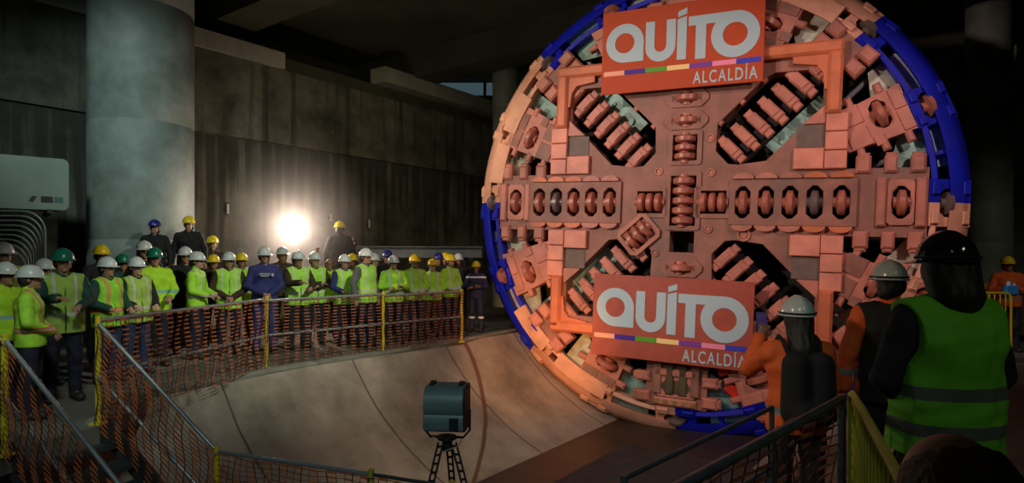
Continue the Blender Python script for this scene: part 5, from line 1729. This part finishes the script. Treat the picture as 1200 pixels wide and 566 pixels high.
# ------------------------------------------------------------------ tank and bent bars at the left wall
tk = empty('water_tank', (-8.95, 10.9, 2.58)); tk.rotation_euler = (0, 0, math.atan2(wy, wx) - R(14)); tag(tk, 'pale green rounded tank with small dark marks mounted on the wall', 'tank')
TKM = mat('tank_pale', (0.20, 0.25, 0.20), 0.5, var=0.15, scale=2, dirt=(0.2, 0.22, 0.18))
mb = MB()
pr = []
for (sx, sz) in ((1, -1), (1, 1), (-1, 1), (-1, -1)):
    for k in range(6):
        a0 = {(1, -1): -90, (1, 1): 0, (-1, 1): 90, (-1, -1): 180}[(sx, sz)] + 18 * k
        pr.append((sx * 0.88 + 0.10 * math.cos(R(a0)), 0.45 + sz * 0.36 + 0.10 * math.sin(R(a0))))
mb.plate(pr, [], -0.32, 0.32); tb = mb.build('tank_body', TKM, tk)
mb = MB(); mb.box((0.66, -0.323, 0.17), (0.17, 0.008, 0.11)); mb.box((0.83, -0.323, 0.17), (0.13, 0.008, 0.10), mi=1)
mb.build('emblem', [DARKSTEEL, mat('mark_green', (0.06, 0.12, 0.10), 0.6)], tk)
mb = MB(); mb.plate([(0.40, 0.12), (0.47, 0.12), (0.52, 0.22), (0.45, 0.22)], [], -0.325, -0.318); mb.build('emblem', DARKSTEEL, tk)
for x_ in (-0.7, 0.7):
    mb = MB(); mb.box((x_, 0.25, -0.04), (0.08, 1.3, 0.07)); mb.build('bracket', DARKSTEEL, tk)
REB = mat('bent_bar_steel', (0.26, 0.29, 0.27), 0.45, metal=0.4, var=0.15)
for i in range(9):
    mb = MB()
    rr = 0.34; top = 2.50 - 0.078 * i; right = 0.62 - 0.068 * i
    ptsb = [(-1.3, 0, top)] + [(right - rr + rr * math.sin(R(15 * k)), 0, top - rr + rr * math.cos(R(15 * k))) for k in range(7)] + [(right, 0, 0.02)]
    mb.tube(ptsb, 0.017, 8)
    o = mb.build('bent_bar', REB, smooth=True)
    o.location = (-8.45, 10.4 + 0.045 * i, 0); o.rotation_euler = (0, 0, R(10))
    tag(o, 'grey steel bar bent over at the top, one of nine nested below the tank', 'steel bar', 'nested bent bars below the tank')
mb = MB(); mb.tube([(-1.2, -0.12, 2.5), (0.28, -0.12, 0.02)], 0.022, 8); o = mb.build('steel_pole', DARKPIPE, smooth=True); o.location = (-8.45, 10.3, 0); o.rotation_euler = (0, 0, R(10))
tag(o, 'dark straight pole leaning across the nested bent bars', 'pole')
# small tube lamps on the wall (unlit)
for i, (px, y_) in enumerate(((259, 245), (403, 255), (455, 262))):
    t = {259: 0.85, 403: 4.1, 455: 5.6}[px]
    x_, yy = wp(t, 0.16)
    mb = MB(); mb.cyl((0, 0, -0.13), (0, 0, 0.13), 0.028, 12); mb.cyl((0, 0, 0.13), (0, 0, 0.16), 0.034, 12, mi=1); mb.cyl((0, 0, -0.16), (0, 0, -0.13), 0.034, 12, mi=1); mb.box((-0.05, 0.05, 0), (0.08, 0.12, 0.05), mi=1, rz=R(0))
    o = mb.build('wall_lamp', [mat('tube_white', (0.6, 0.62, 0.55), 0.4), DARKSTEEL], smooth=True)
    o.location = (x_, yy, EYE + (300 - y_) / F * yy)
    tag(o, ['small white tube on the concrete wall right of the round column', 'small white tube on the wall above the raised yellow helmet', 'small white tube on the wall, nearest of three to the cutterhead'][i], 'wall lamp', 'white tubes along the concrete wall')

# scatter volume added round the work lamp to give its bloom
hz = bpy.data.meshes.new('glow_haze')
bm = bmesh.new(); bmesh.ops.create_icosphere(bm, subdivisions=3, radius=1.0); bm.to_mesh(hz); bm.free()
o = bpy.data.objects.new('glow_haze', hz); COL.objects.link(o)
o.location = (at(348, 14.3), 14.3, lz + 0.1); o.scale = (1.8, 1.5, 2.1)
m = bpy.data.materials.new('bloom_scatter'); m.use_nodes = True; nt = m.node_tree; nt.nodes.clear()
out = nt.nodes.new('ShaderNodeOutputMaterial'); vs_ = nt.nodes.new('ShaderNodeVolumeScatter'); vs_.inputs['Color'].default_value = (0.9, 0.82, 0.75, 1); vs_.inputs['Anisotropy'].default_value = 0.3
tc = nt.nodes.new('ShaderNodeTexCoord'); ln = nt.nodes.new('ShaderNodeVectorMath'); ln.operation = 'LENGTH'
mr = nt.nodes.new('ShaderNodeMapRange'); mr.inputs['From Min'].default_value = 1.0; mr.inputs['From Max'].default_value = 0.0; mr.inputs['To Max'].default_value = 0.32
nt.links.new(tc.outputs['Object'], ln.inputs[0]); nt.links.new(ln.outputs['Value'], mr.inputs['Value']); nt.links.new(mr.outputs[0], vs_.inputs['Density'])
nt.links.new(vs_.outputs[0], out.inputs['Volume']); hz.materials.append(m)
tag(o, 'warm haze added round the work lamp as its glow', 'haze', kind='stuff')
